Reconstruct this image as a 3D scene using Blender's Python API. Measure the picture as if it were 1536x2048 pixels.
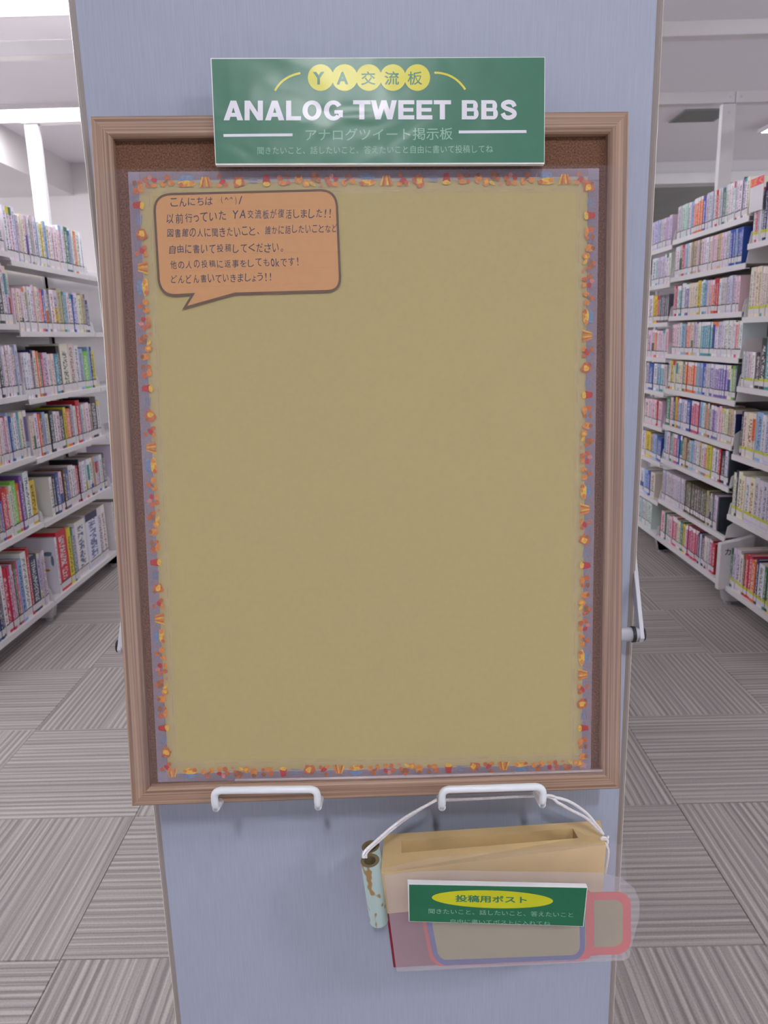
import bpy, math, random
from mathutils import Vector, Matrix
R_ = random.Random(7)
for o in list(bpy.data.objects): bpy.data.objects.remove(o)
SC = bpy.context.scene
COL = SC.collection

# ---------------------------------------------------------------- camera
FPX, YAW, PITCH, ROLL, EYE = 1526.25, -0.006986, 0.2256, -0.027006, 1.27703
CF = Vector((math.sin(YAW)*math.cos(PITCH), math.cos(YAW)*math.cos(PITCH), -math.sin(PITCH)))
_r = Vector((math.cos(YAW), -math.sin(YAW), 0)); _u = _r.cross(CF)
CR = _r*math.cos(ROLL) + _u*math.sin(ROLL)
CU = -_r*math.sin(ROLL) + _u*math.cos(ROLL)
CO = Vector((0, 0, EYE))
cam = bpy.data.cameras.new('camera'); camo = bpy.data.objects.new('camera', cam); COL.objects.link(camo)
cam.sensor_fit = 'VERTICAL'; cam.sensor_height = 36; cam.sensor_width = 27
cam.lens = FPX/2048*36
cam.clip_start = .02
mw = Matrix((CR, CU, -CF)).transposed().to_4x4(); mw.translation = CO
camo.matrix_world = mw
cam.dof.use_dof = True; cam.dof.focus_distance = .68; cam.dof.aperture_fstop = 18
SC.camera = camo

# ---------------------------------------------------------------- world and exposure
W = bpy.data.worlds.new('world'); SC.world = W; W.use_nodes = True
W.node_tree.nodes['Background'].inputs[0].default_value = (.75, .8, 1, 1)
W.node_tree.nodes['Background'].inputs[1].default_value = .15
SC.view_settings.view_transform = 'Standard'; SC.view_settings.look = 'None'
SC.view_settings.gamma = 1; SC.view_settings.use_curve_mapping = False
SC.view_settings.exposure = -0.04
SC.cycles.use_denoising = True
SC.cycles.max_bounces = 7; SC.cycles.transparent_max_bounces = 12
# ceiling lights, some added unseen for fill: x, y, length x, length y, strength
CEIL = 2.9
LIGHTS = [(0.02, -1.62, .09, .30, 560), (2.0, -1.1, .4, .2, 150), (-3.0, -0.7, 1.2, .3, 16), (-2.3, 1.6, 1.2, .3, 34),
          (2.6, 1.6, 1.2, .3, 20), (-2.15, 3.95, 2.3, .55, 18), (3.52, 6.7, .6, .6, 16), (-2.2, 5.9, 1.2, .3, 16)]
LIGHT_TEXT = ['small bright ceiling light above and behind the viewer', 'white linear ceiling light above the right aisle entrance, behind the viewer',
              'unseen white linear ceiling light added for fill above the left aisle entrance, behind the viewer', 'unseen white linear ceiling light added for fill above the near left bookcase, outside the frame',
              'unseen white linear ceiling light added for fill above the near right bookcase, outside the frame', 'wide white glowing ceiling light panel above the left bookcase',
              'square white glowing ceiling light beyond the right bookcases', 'unseen white ceiling light added for fill over the far left aisle, hidden by the panel']

# ---------------------------------------------------------------- helpers
def ray(u, v): return CF + CR*((u-768)/FPX) - CU*((v-1024)/FPX)
def onY(u, v, Y):
    d = ray(u, v); return CO + d*((Y-CO.y)/d.y)
def onplane(u, v, O, n):
    d = ray(u, v); return CO + d*((O-CO).dot(n)/d.dot(n))
def YofU(x, z, u):
    a = (u-768)/FPX; dz = z-EYE
    return (a*(x*CF.x+dz*CF.z) - x*CR.x - dz*CR.z)/(CR.y - a*CF.y)

def mk(name, verts, faces, mats=None, parent=None, fm=None, smooth=False, matrix=None):
    me = bpy.data.meshes.new(name); me.from_pydata([tuple(v) for v in verts], [], faces)
    for m in (mats if isinstance(mats, (list, tuple)) else [mats]):
        if m: me.materials.append(m)
    if fm:
        for p, i in zip(me.polygons, fm): p.material_index = i
    if smooth:
        for p in me.polygons: p.use_smooth = True
    me.update()
    o = bpy.data.objects.new(name, me); COL.objects.link(o)
    if parent: o.parent = parent
    if matrix: o.matrix_world = matrix
    return o
def empty(name, loc=(0, 0, 0), matrix=None):
    o = bpy.data.objects.new(name, None); COL.objects.link(o); o.empty_display_size = .05
    if matrix: o.matrix_world = matrix
    else: o.location = loc
    return o
def tag(o, label=None, cat=None, group=None, kind=None):
    if label: o['label'] = label
    if cat: o['category'] = cat
    if group: o['group'] = group
    if kind: o['kind'] = kind
    return o
class MB:
    def __init__(s): s.v = []; s.f = []; s.m = []
    def add(s, v, f, m=0):
        b = len(s.v); s.v += [Vector(x) for x in v]; s.f += [tuple(i+b for i in q) for q in f]; s.m += [m]*len(f); return s
    def box(s, a, b, m=0):
        x0, y0, z0 = [min(p, q) for p, q in zip(a, b)]; x1, y1, z1 = [max(p, q) for p, q in zip(a, b)]
        return s.add([(x0,y0,z0),(x1,y0,z0),(x1,y1,z0),(x0,y1,z0),(x0,y0,z1),(x1,y0,z1),(x1,y1,z1),(x0,y1,z1)],
                     [(0,3,2,1),(4,5,6,7),(0,1,5,4),(1,2,6,5),(2,3,7,6),(3,0,4,7)], m)
    def hexa(s, q0, q1, m=0):   # two quads (front, back)
        return s.add(list(q0)+list(q1), [(0,1,2,3),(7,6,5,4),(0,4,5,1),(1,5,6,2),(2,6,7,3),(3,7,4,0)], m)
    def tube(s, pts, r, n=10, m=0, cap=True):
        pts = [Vector(p) for p in pts]; b = len(s.v); rr = r if isinstance(r, (list, tuple)) else [r]*len(pts)
        t0 = (pts[1]-pts[0]).normalized(); ref = Vector((0, 0, 1)) if abs(t0.z) < .9 else Vector((1, 0, 0))
        a = t0.cross(ref).normalized()
        for i, p in enumerate(pts):
            t = (pts[min(i+1, len(pts)-1)]-pts[max(i-1, 0)]).normalized()
            a = (a - t*a.dot(t)).normalized(); c = t.cross(a)
            for k in range(n):
                w = 2*math.pi*k/n; s.v.append(p + (a*math.cos(w)+c*math.sin(w))*rr[i])
        for i in range(len(pts)-1):
            for k in range(n):
                s.f.append((b+i*n+k, b+i*n+(k+1) % n, b+(i+1)*n+(k+1) % n, b+(i+1)*n+k)); s.m.append(m)
        if cap:
            s.f.append(tuple(b+k for k in range(n))[::-1]); s.m.append(m)
            e = b+(len(pts)-1)*n; s.f.append(tuple(e+k for k in range(n))); s.m.append(m)
        return s
    def build(s, name, mats, parent=None, smooth=False, matrix=None):
        return mk(name, s.v, s.f, mats, parent, s.m, smooth, matrix)
def bevel(o, w, seg=2, ang=30):
    m = o.modifiers.new('bevel', 'BEVEL'); m.width = w; m.segments = seg; m.limit_method = 'ANGLE'; m.angle_limit = math.radians(ang); return o
def smooth_pts(P, n=6, closed=False):
    P = [Vector(p) for p in P]; out = []
    N = len(P); rng = range(N) if closed else range(N-1)
    for i in rng:
        p0 = P[(i-1) % N] if closed or i > 0 else P[0]; p1 = P[i]; p2 = P[(i+1) % N]; p3 = P[(i+2) % N] if closed or i+2 < N else P[-1]
        for k in range(n):
            t = k/n
            out.append(.5*((2*p1)+(p2-p0)*t+(2*p0-5*p1+4*p2-p3)*t*t+(3*p1-p0-3*p2+p3)*t**3))
    if not closed: out.append(P[-1])
    return out

# ---------------------------------------------------------------- materials
def lin(c):
    return tuple(((x/255)/12.92 if x/255 <= .04045 else ((x/255+.055)/1.055)**2.4) for x in c)
def nd(nt, t, **kw):
    n = nt.nodes.new(t)
    for k, v in kw.items(): setattr(n, k, v)
    return n
def math_(nt, op, a, b=None, c=None):
    n = nd(nt, 'ShaderNodeMath', operation=op)
    for i, x in enumerate((a, b, c)):
        if x is None: continue
        if isinstance(x, (int, float)): n.inputs[i].default_value = x
        else: nt.links.new(x, n.inputs[i])
    return n.outputs[0]
def mat(name, rgb, rough=.6, var=.06, scale=(40, 40, 40), metal=0, bump=0, coord='Object', spec=.5, rgb2=None, coat=0, detail=3, lo=.35, hi=.65):
    m = bpy.data.materials.new(name); m.use_nodes = True; nt = m.node_tree; b = nt.nodes['Principled BSDF']
    c = lin(rgb); c2 = lin(rgb2) if rgb2 else tuple(x*(1-var*2.5) for x in c)
    tc = nd(nt, 'ShaderNodeTexCoord'); mp = nd(nt, 'ShaderNodeMapping'); mp.inputs['Scale'].default_value = scale
    nt.links.new(tc.outputs[coord], mp.inputs[0])
    no = nd(nt, 'ShaderNodeTexNoise'); no.inputs['Scale'].default_value = 1; no.inputs['Detail'].default_value = detail
    nt.links.new(mp.outputs[0], no.inputs['Vector'])
    rp = nd(nt, 'ShaderNodeValToRGB'); e = rp.color_ramp.elements
    e[0].position = lo; e[0].color = (*c2, 1); e[1].position = hi; e[1].color = (*c, 1)
    nt.links.new(no.outputs[0], rp.inputs[0]); nt.links.new(rp.outputs[0], b.inputs['Base Color'])
    b.inputs['Roughness'].default_value = rough; b.inputs['Metallic'].default_value = metal
    b.inputs['Specular IOR Level'].default_value = spec; b.inputs['Coat Weight'].default_value = coat
    if bump:
        bp = nd(nt, 'ShaderNodeBump'); bp.inputs['Strength'].default_value = bump; bp.inputs['Distance'].default_value = .002
        nt.links.new(no.outputs[0], bp.inputs['Height']); nt.links.new(bp.outputs[0], b.inputs['Normal'])
    return m
def film(name, rgb, alpha, rough=.15, spec=.5, rough_t=0, bump=0, mask=None):
    m = bpy.data.materials.new(name); m.use_nodes = True; nt = m.node_tree; b = nt.nodes['Principled BSDF']; out = nt.nodes['Material Output']
    tc = nd(nt, 'ShaderNodeTexCoord'); no = nd(nt, 'ShaderNodeTexNoise'); no.inputs['Scale'].default_value = 9
    nt.links.new(tc.outputs['Object'], no.inputs['Vector'])
    b.inputs['Base Color'].default_value = (*lin(rgb), 1); b.inputs['Roughness'].default_value = rough; b.inputs['Specular IOR Level'].default_value = spec
    tr = nd(nt, 'ShaderNodeBsdfTransparent'); mx = nd(nt, 'ShaderNodeMixShader')
    a = math_(nt, 'MULTIPLY_ADD', no.outputs[0], alpha*.3, alpha*.85)
    nt.links.new(a, mx.inputs[0]); nt.links.new(tr.outputs[0], mx.inputs[1]); nt.links.new(b.outputs[0], mx.inputs[2]); nt.links.new(mx.outputs[0], out.inputs[0])
    if bump:
        bp = nd(nt, 'ShaderNodeBump'); bp.inputs['Strength'].default_value = bump; bp.inputs['Distance'].default_value = .002
        nt.links.new(no.outputs[0], bp.inputs['Height']); nt.links.new(bp.outputs[0], b.inputs['Normal'])
    return m
def emis(name, rgb, s):
    m = bpy.data.materials.new(name); m.use_nodes = True; nt = m.node_tree
    b = nt.nodes['Principled BSDF']; b.inputs['Emission Color'].default_value = (*rgb, 1); b.inputs['Emission Strength'].default_value = s
    b.inputs['Base Color'].default_value = (.8, .8, .8, 1)
    return m

M = {}
M['steel'] = mat('white_painted_steel', (226, 222, 224), .35, .015, (6, 6, 6))
M['laminate'] = mat('pale_blue_grey_laminate', (168, 175, 196), .5, .03, (700, 700, 26), bump=.08, detail=4)
M['edgeband'] = mat('beige_grey_edge', (150, 140, 138), .45, .03, (200, 200, 10))
M['edgelight'] = mat('cream_edge', (236, 222, 200), .4, .02, (80, 80, 10))
M['wood'] = mat('pine', (176, 146, 124), .5, .1, (2.5, 420, 90), rgb2=(126, 97, 82), detail=5, lo=.38, hi=.62, bump=.05)
M['cork'] = mat('cork', (128, 92, 70), .95, .2, (700, 700, 700), rgb2=(88, 58, 44), bump=.3, detail=6)
M['poster'] = mat('yellow_paper', (183, 168, 111), .62, .015, (300, 300, 300), spec=.35)
M['tape'] = film('milky_tape', (190, 184, 208), .36, .3); M['tape_clear'] = film('clear_tape', (214, 196, 190), .1, .3)
M['tape_line'] = film('pink_print', (226, 160, 150), .22, .4)
M['cover'] = film('clear_vinyl', (196, 186, 206), .075, .12, bump=.05)
M['pouch'] = film('frosted_film', (206, 198, 208), .2, .35, bump=.05); M['pouch2'] = film('clearer_film', (206, 198, 208), .07, .3)
M['foam'] = mat('white_foam_board', (238, 238, 240), .6, .01)
M['green'] = mat('glossy_green_print', (38, 112, 86), .28, .03, (60, 60, 60), bump=0, coat=.0)
M['green2'] = mat('dark_green_print', (24, 106, 72), .5, .03, (60, 60, 60))
M['white_ink'] = mat('white_print', (226, 224, 236), .3, .01)
M['pale_ink'] = mat('pale_green_print', (138, 182, 162), .3, .02)
M['yellow_ink'] = mat('yellow_print', (214, 206, 38), .3, .02)
M['yellow_ink2'] = mat('lime_yellow_print', (198, 200, 20), .5, .02)
M['green_ink'] = mat('green_letters', (40, 120, 88), .4, .02)
M['orange_paper'] = mat('orange_paper', (206, 150, 92), .6, .02, (200, 200, 200))
M['brown_ink'] = mat('brown_outline', (98, 70, 46), .6, .03)
M['rule_ink'] = mat('ruled_line', (206, 138, 96), .6, .03)
M['pen_ink'] = mat('dark_blue_pen', (38, 36, 66), .5, .05)
M['hook'] = mat('white_coated_wire', (228, 232, 240), .3, .01)
M['chrome'] = mat('brushed_aluminium', (206, 206, 216), .3, .03, metal=.35)
M['blackp'] = mat('black_plastic', (32, 32, 36), .4, .05)
M['kraft'] = mat('kraft_paper', (230, 198, 144), .6, .03, (30, 30, 30))
M['kraft_in'] = mat('kraft_inside', (214, 184, 132), .7, .03, (30, 30, 30))
M['redcard'] = mat('dark_red_card', (136, 22, 50), .5, .04)
M['string'] = mat('white_cotton_string', (240, 236, 240), .8, .05, (300, 300, 900), bump=.5)
M['tubep'] = mat('mint_floral_paper', (176, 198, 196), .5, .05, (110, 110, 70), rgb2=(158, 128, 84), lo=.36, hi=.41, detail=1)
M['tubein'] = mat('cardboard_core', (120, 104, 74), .8, .05)
M['cardred'] = mat('red_card_outline', (226, 62, 50), .5, .03)
M['cardblue'] = mat('blue_card_outline', (58, 82, 158), .5, .03)
M['cardpaper'] = mat('beige_card', (166, 156, 110), .6, .02)
for k, c in dict(o1=(220, 138, 56), o2=(200, 104, 52), o3=(160, 98, 54), red=(190, 50, 44), yel=(232, 184, 60), blu=(118, 138, 174), pnk=(214, 130, 118)).items():
    M['p_'+k] = mat('print_'+k, c, .5, .12, (500, 500, 500), detail=4)
M['pages'] = mat('book_pages', (226, 216, 196), .8, .04, (300, 4, 4))
M['labelw'] = mat('white_spine_label', (222, 218, 222), .4, .02)
M['labely'] = mat('yellow_spine_label', (206, 208, 60), .4, .03)
M['inkk'] = mat('black_line', (30, 28, 30), .5, .03)
M['slate'] = mat('dark_slate_metal', (58, 66, 76), .4, .03)
M['gray'] = mat('grey_print', (90, 90, 96), .5, .03)

def ceiling_mat():
    m = bpy.data.materials.new('perforated_ceiling'); m.use_nodes = True; nt = m.node_tree; b = nt.nodes['Principled BSDF']
    tc = nd(nt, 'ShaderNodeTexCoord'); mp = nd(nt, 'ShaderNodeMapping'); mp.inputs['Rotation'].default_value = (0, 0, math.radians(40)); mp.inputs['Scale'].default_value = (44, 44, 44)
    nt.links.new(tc.outputs['Object'], mp.inputs[0])
    vo = nd(nt, 'ShaderNodeTexVoronoi'); vo.inputs['Randomness'].default_value = .12; vo.inputs['Scale'].default_value = 1
    nt.links.new(mp.outputs[0], vo.inputs['Vector'])
    rp = nd(nt, 'ShaderNodeValToRGB'); e = rp.color_ramp.elements; e[0].position = .2; e[0].color = (*lin((122, 116, 128)), 1); e[1].position = .40; e[1].color = (*lin((236, 231, 237)), 1)
    nt.links.new(vo.outputs['Distance'], rp.inputs[0]); nt.links.new(rp.outputs[0], b.inputs['Base Color']); b.inputs['Roughness'].default_value = .9
    return m
M['ceil'] = ceiling_mat()
M['ceil2'] = mat('plain_dark_ceiling', (158, 156, 154), .9, .03, (3, 3, 3))
M['wall'] = mat('off_white_wall', (212, 206, 206), .85, .02, (2, 2, 2))
M['floorb'] = mat('floor_slab', (90, 88, 90), .9, .04)

def carpet_mat():
    m = bpy.data.materials.new('ribbed_carpet'); m.use_nodes = True; nt = m.node_tree; b = nt.nodes['Principled BSDF']
    tc = nd(nt, 'ShaderNodeTexCoord'); oi = nd(nt, 'ShaderNodeObjectInfo'); sx = nd(nt, 'ShaderNodeSeparateXYZ'); nt.links.new(tc.outputs['Object'], sx.inputs[0])
    off = math_(nt, 'MULTIPLY', oi.outputs['Random'], 37.0)
    wob = nd(nt, 'ShaderNodeTexNoise'); wob.inputs['Scale'].default_value = 25; nt.links.new(tc.outputs['Object'], wob.inputs['Vector'])
    x = math_(nt, 'MULTIPLY_ADD', wob.outputs[0], .0022, sx.outputs[0])
    cx = nd(nt, 'ShaderNodeCombineXYZ'); nt.links.new(math_(nt, 'MULTIPLY_ADD', x, 165.0, off), cx.inputs[0]); nt.links.new(off, cx.inputs[1])
    yy = math_(nt, 'MULTIPLY', sx.outputs[1], 1.2); nt.links.new(yy, cx.inputs[2])
    n1 = nd(nt, 'ShaderNodeTexNoise'); n1.inputs['Scale'].default_value = 1; n1.inputs['Detail'].default_value = 2.5; n1.inputs['Roughness'].default_value = .6; nt.links.new(cx.outputs[0], n1.inputs['Vector'])
    rp = nd(nt, 'ShaderNodeValToRGB'); e = rp.color_ramp.elements
    e[0].position = .36; e[0].color = (*lin((146, 138, 138)), 1); e[1].position = .64; e[1].color = (*lin((196, 188, 184)), 1)
    k = rp.color_ramp.elements.new(.5); k.color = (*lin((170, 162, 160)), 1)
    sn = math_(nt, 'SINE', math_(nt, 'MULTIPLY', x, 2*math.pi/.0205))
    sm = math_(nt, 'MULTIPLY_ADD', sn, .085, math_(nt, 'MULTIPLY_ADD', n1.outputs[0], .7, .15))
    nt.links.new(sm, rp.inputs[0])
    n2 = nd(nt, 'ShaderNodeTexNoise'); n2.inputs['Scale'].default_value = 260; nt.links.new(tc.outputs['Object'], n2.inputs['Vector'])
    mx = nd(nt, 'ShaderNodeMix', data_type='RGBA', blend_type='MULTIPLY'); mx.inputs[0].default_value = .35
    nt.links.new(rp.outputs[0], mx.inputs[6]); nt.links.new(n2.outputs[0], mx.inputs[7])
    nt.links.new(mx.outputs[2], b.inputs['Base Color']); b.inputs['Roughness'].default_value = .95; b.inputs['Specular IOR Level'].default_value = .1
    bp = nd(nt, 'ShaderNodeBump'); bp.inputs['Strength'].default_value = .5; bp.inputs['Distance'].default_value = .003
    nt.links.new(sm, bp.inputs['Height']); nt.links.new(bp.outputs[0], b.inputs['Normal'])
    return m
M['carpet'] = carpet_mat()

def cover_mat():     # book covers: base colour per face, lettering on the title faces of the spine
    m = bpy.data.materials.new('printed_book_cover'); m.use_nodes = True; nt = m.node_tree; b = nt.nodes['Principled BSDF']
    c = nd(nt, 'ShaderNodeAttribute', attribute_name='Col'); a = nd(nt, 'ShaderNodeAttribute', attribute_name='Aux'); k = nd(nt, 'ShaderNodeAttribute', attribute_name='Ink')
    s = nd(nt, 'ShaderNodeSeparateColor'); nt.links.new(a.outputs['Color'], s.inputs[0])
    u, v, rn = s.outputs[0], s.outputs[1], s.outputs[2]
    cx = nd(nt, 'ShaderNodeCombineXYZ'); nt.links.new(math_(nt, 'MULTIPLY', u, 5.0), cx.inputs[0]); nt.links.new(math_(nt, 'MULTIPLY', v, 46.0), cx.inputs[1]); nt.links.new(math_(nt, 'MULTIPLY', rn, 91.0), cx.inputs[2])
    no = nd(nt, 'ShaderNodeTexNoise'); no.inputs['Scale'].default_value = 1; no.inputs['Detail'].default_value = 0; nt.links.new(cx.outputs[0], no.inputs['Vector'])
    g = math_(nt, 'GREATER_THAN', no.outputs[0], .5)
    w = math_(nt, 'LESS_THAN', math_(nt, 'ABSOLUTE', math_(nt, 'SUBTRACT', u, .5)), .27)
    f = math_(nt, 'MULTIPLY', g, w); f = math_(nt, 'MULTIPLY', f, .85)
    mx = nd(nt, 'ShaderNodeMix', data_type='RGBA'); nt.links.new(f, mx.inputs[0]); nt.links.new(c.outputs['Color'], mx.inputs[6]); nt.links.new(k.outputs['Color'], mx.inputs[7])
    nt.links.new(mx.outputs[2], b.inputs['Base Color']); b.inputs['Roughness'].default_value = .42
    return m
M['book'] = cover_mat()

# ---------------------------------------------------------------- the room
T = .5; TX, TY = -0.72615, 1.37271
fl = tag(MB().box((-9, -4.5, -.05), (9, 17, -.006)).build('floor', M['carpet']), kind='structure')
tile_me = None
for i in range(-5, 9):
    for j in range(-3, 12):
        x, y = TX+(i+.5)*T, TY+(j+.5)*T
        if abs(x) > 3.3: continue
        if tile_me is None:
            g = .2494
            o = MB().add([(-g, -g, -.006), (g, -g, -.006), (g, g, -.006), (-g, g, -.006), (-g, -g, -.0015), (g, -g, -.0015), (g, g, -.0015), (-g, g, -.0015),
                          (-g+.001, -g+.001, 0), (g-.001, -g+.001, 0), (g-.001, g-.001, 0), (-g+.001, g-.001, 0)],
                         [(0, 3, 2, 1), (0, 1, 5, 4), (1, 2, 6, 5), (2, 3, 7, 6), (3, 0, 4, 7), (4, 5, 9, 8), (5, 6, 10, 9), (6, 7, 11, 10), (7, 4, 8, 11), (8, 9, 10, 11)]).build('carpet_tile', M['carpet'])
            tile_me = o.data
        else:
            o = bpy.data.objects.new('carpet_tile', tile_me); COL.objects.link(o)
        o.parent = fl; o.location = (x, y, 0)
        if (i+j) % 2 == 0: o.rotation_euler.z = math.pi/2*R_.choice((1, 3))
        else: o.rotation_euler.z = math.pi*R_.choice((0, 1))
tag(MB().box((-9, -4.5, CEIL), (9, 8.2, CEIL+.05)).build('ceiling', M['ceil']), kind='structure')
tag(MB().box((-9, 8.3, 2.70), (9, 17, 2.75)).build('ceiling', M['ceil2']), kind='structure')
tag(MB().box((-9, -4.5, -.05), (-8.9, 17, CEIL)).build('wall_left', M['wall']), kind='structure')
tag(MB().box((8.9, -4.5, -.05), (9, 17, CEIL)).build('wall_right', M['wall']), kind='structure')
tag(MB().box((-9, -4.6, -.05), (9, -4.5, .9)).box((-9, -4.6, 2.6), (9, -4.5, CEIL)).box((-9, -4.6, .9), (-6, -4.5, 2.6)).box((6, -4.6, .9), (9, -4.5, 2.6)).build('wall_back', M['wall']), kind='structure')
FILL_BACK = emis('added_glow_back', (.9, .94, 1.0), .5); FILL_LEFT = emis('added_glow_left', (.9, .94, 1.0), 18.0); FILL_RIGHT = emis('added_glow_right', (.9, .94, 1.0), 6.0)  # glow for unseen panes, added as fill for ceiling and panel
for k in range(4):  # unseen windows behind the camera, added to front-light the panel
    w = tag(MB().box((-6+3*k, -4.58, .9), (-6+3*k+.05, -4.5, 2.6)).box((-3.05+3*k, -4.58, .9), (-3+3*k, -4.5, 2.6)).box((-5.95+3*k, -4.58, .9), (-3.05+3*k, -4.5, .95)).box((-5.95+3*k, -4.58, 2.55), (-3.05+3*k, -4.5, 2.6)).build('fill_window_%d' % (k+1), M['steel']), kind='structure')
    MB().box((-5.95+3*k, -4.56, .95), (-3.05+3*k, -4.55, 2.55)).build('pane', FILL_BACK, w)
for k in range(3):  # unseen left windows, added to lift the ceiling from the side
    w = tag(MB().box((-8.9, 1.2+2.1*k, .9), (-8.86, 3.1+2.1*k, .95)).box((-8.9, 1.2+2.1*k, 2.5), (-8.86, 3.1+2.1*k, 2.55)).box((-8.9, 1.2+2.1*k, .95), (-8.86, 1.25+2.1*k, 2.5)).box((-8.9, 3.05+2.1*k, .95), (-8.86, 3.1+2.1*k, 2.5)).build('fill_window_%d' % (k+5), M['steel']), kind='structure')
    MB().box((-8.9, 1.25+2.1*k, .95), (-8.88, 3.05+2.1*k, 2.5)).build('pane', FILL_LEFT, w)
for k in range(5):  # unseen right windows, added as weaker ceiling fill
    w = tag(MB().box((8.86, 1.2+2.6*k, .9), (8.9, 3.3+2.6*k, .95)).box((8.86, 1.2+2.6*k, 2.5), (8.9, 3.3+2.6*k, 2.55)).box((8.86, 1.2+2.6*k, .95), (8.9, 1.25+2.6*k, 2.5)).box((8.86, 3.25+2.6*k, .95), (8.9, 3.3+2.6*k, 2.5)).build('fill_window_%d' % (k+8), M['steel']), kind='structure')
    MB().box((8.88, 1.25+2.6*k, .95), (8.9, 3.25+2.6*k, 2.5)).build('pane', FILL_RIGHT, w)
tag(MB().box((-9, 7.5, 0), (.3, 7.65, CEIL)).build('wall_far', M['wall']), kind='structure')
tag(MB().box((-9, 17, 0), (9, 17.1, 2.8)).build('wall_end', M['ceil2']), kind='structure')
tag(MB().box((-4.6, -4.5, 2.62), (-2.83, 7.5, CEIL)).build('trim_1', M['wall']), kind='structure')
b_ = MB().box((.3, 8.2, 2.79), (9, 8.3, CEIL)).box((.3, 8.16, 2.69), (9, 8.36, 2.79)); tag(b_.build('trim_2', M['steel']), kind='structure')
# ceiling lights
for n_, (x, y, lx, ly, s) in enumerate(LIGHTS):
    t = empty('ceiling_light', (x, y, CEIL))
    hz = .0
    MB().box((-lx/2-.02, -ly/2-.02, -.03), (lx/2+.02, -ly/2, 0)).box((-lx/2-.02, ly/2, -.03), (lx/2+.02, ly/2+.02, 0)).box((-lx/2-.02, -ly/2, -.03), (-lx/2, ly/2, 0)).box((lx/2, -ly/2, -.03), (lx/2+.02, ly/2, 0)).build('housing', M['steel'], t)
    MB().box((-lx/2, -ly/2, -.028), (lx/2, ly/2, -.012)).build('diffuser', emis('lamp_diffuser_%d' % n_, (.96, .97, 1.0), s), t)
    where = LIGHT_TEXT[n_]
    tag(t, where, 'ceiling light', 'lights on the ceiling')
for n_, (x, y) in enumerate([(0.2, 11.5), (-3, 11), (0.2, 14.5), (8.2, 10.0), (8.2, 14)]):  # unseen downlights, added to brighten the far area
    t = empty('downlight', (x, y, 2.70)); MB().tube([(0, 0, .01), (0, 0, -.012)], .25, 28).build('rim', M['steel'], t)
    MB().tube([(0, 0, -.011), (0, 0, -.016)], .22, 28).build('lamp', emis('downlight_lamp_%d' % n_, (1, 1, .98), 45), t)
    tag(t, 'unseen downlight added to light the far ceiling ' + ('hidden behind the middle of the end panel', 'hidden behind the left bookcases', 'furthest back, hidden behind the end panel', 'outside the frame at far right', 'outside the frame at far right, furthest back')[n_], 'downlight', 'added downlights hidden from view')
t = empty('downlight', (4.15, 10.6, 2.70))
MB().tube([(0, 0, .01), (0, 0, -.012)], .17, 28).build('rim', M['steel'], t)
MB().tube([(0, 0, -.011), (0, 0, -.016)], .135, 28).build('lamp', emis('downlight_lamp', (1, 1, .98), 6), t)
tag(t, 'round glowing downlight in the dark far ceiling at right', 'downlight')
t = empty('ceiling_vent', (2.50, 6.5, CEIL))
M['vent'] = mat('grey_vent', (138, 137, 136), .6, .03)
MB().box((-.18, -.17, -.012), (.18, -.15, 0)).box((-.18, .15, -.012), (.18, .17, 0)).box((-.18, -.15, -.012), (-.16, .15, 0)).box((.16, -.15, -.012), (.18, .15, 0)).build('vent_frame', M['vent'], t)
for i in range(10): MB().box((-.16, -.148+.03*i, -.010), (.16, -.128+.03*i, -.002)).build('slat', M['vent'], t)
tag(t, 'dark grey rectangular vent grille in the ceiling at right', 'vent')

# overhead bracing frames across the aisles
def overhead(Y, x0, x1, posts, label, joints=()):
    t = empty('overhead_frame', (0, Y, 2.42))
    xs = [x0]+list(joints)+[x1]
    for a, b in zip(xs, xs[1:]): bevel(MB().box((a+.001, -.03, 0), (b-.001, .03, .056)).build('beam', M['steel'], t), .003)
    for x in posts:
        p = bevel(MB().box((x-.036, -.02, 1.72-2.42), (x+.036, .02, -.001)).build('post', M['steel'], t), .003)
        MB().tube([(x, -.018, -.045), (x, -.024, -.045)], .007, 8).build('bolt', M['chrome'], p)
    for x in joints:
        for s in (-.028, .028): MB().tube([(x+s, -.028, .028), (x+s, -.034, .028)], .006, 8).build('bolt', M['chrome'], t)
    tag(t, label, 'bracing frame', 'overhead frames between the bookcases')
overhead(4.39, -1.885, 3.4, (-1.835, 1.835), 'white steel frame on two posts, behind the bookcase tops', (1.86,))
overhead(3.44, -3.4, 3.4, (), 'white steel beam crossing both aisles close under the ceiling, nearer than the posts')

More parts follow.
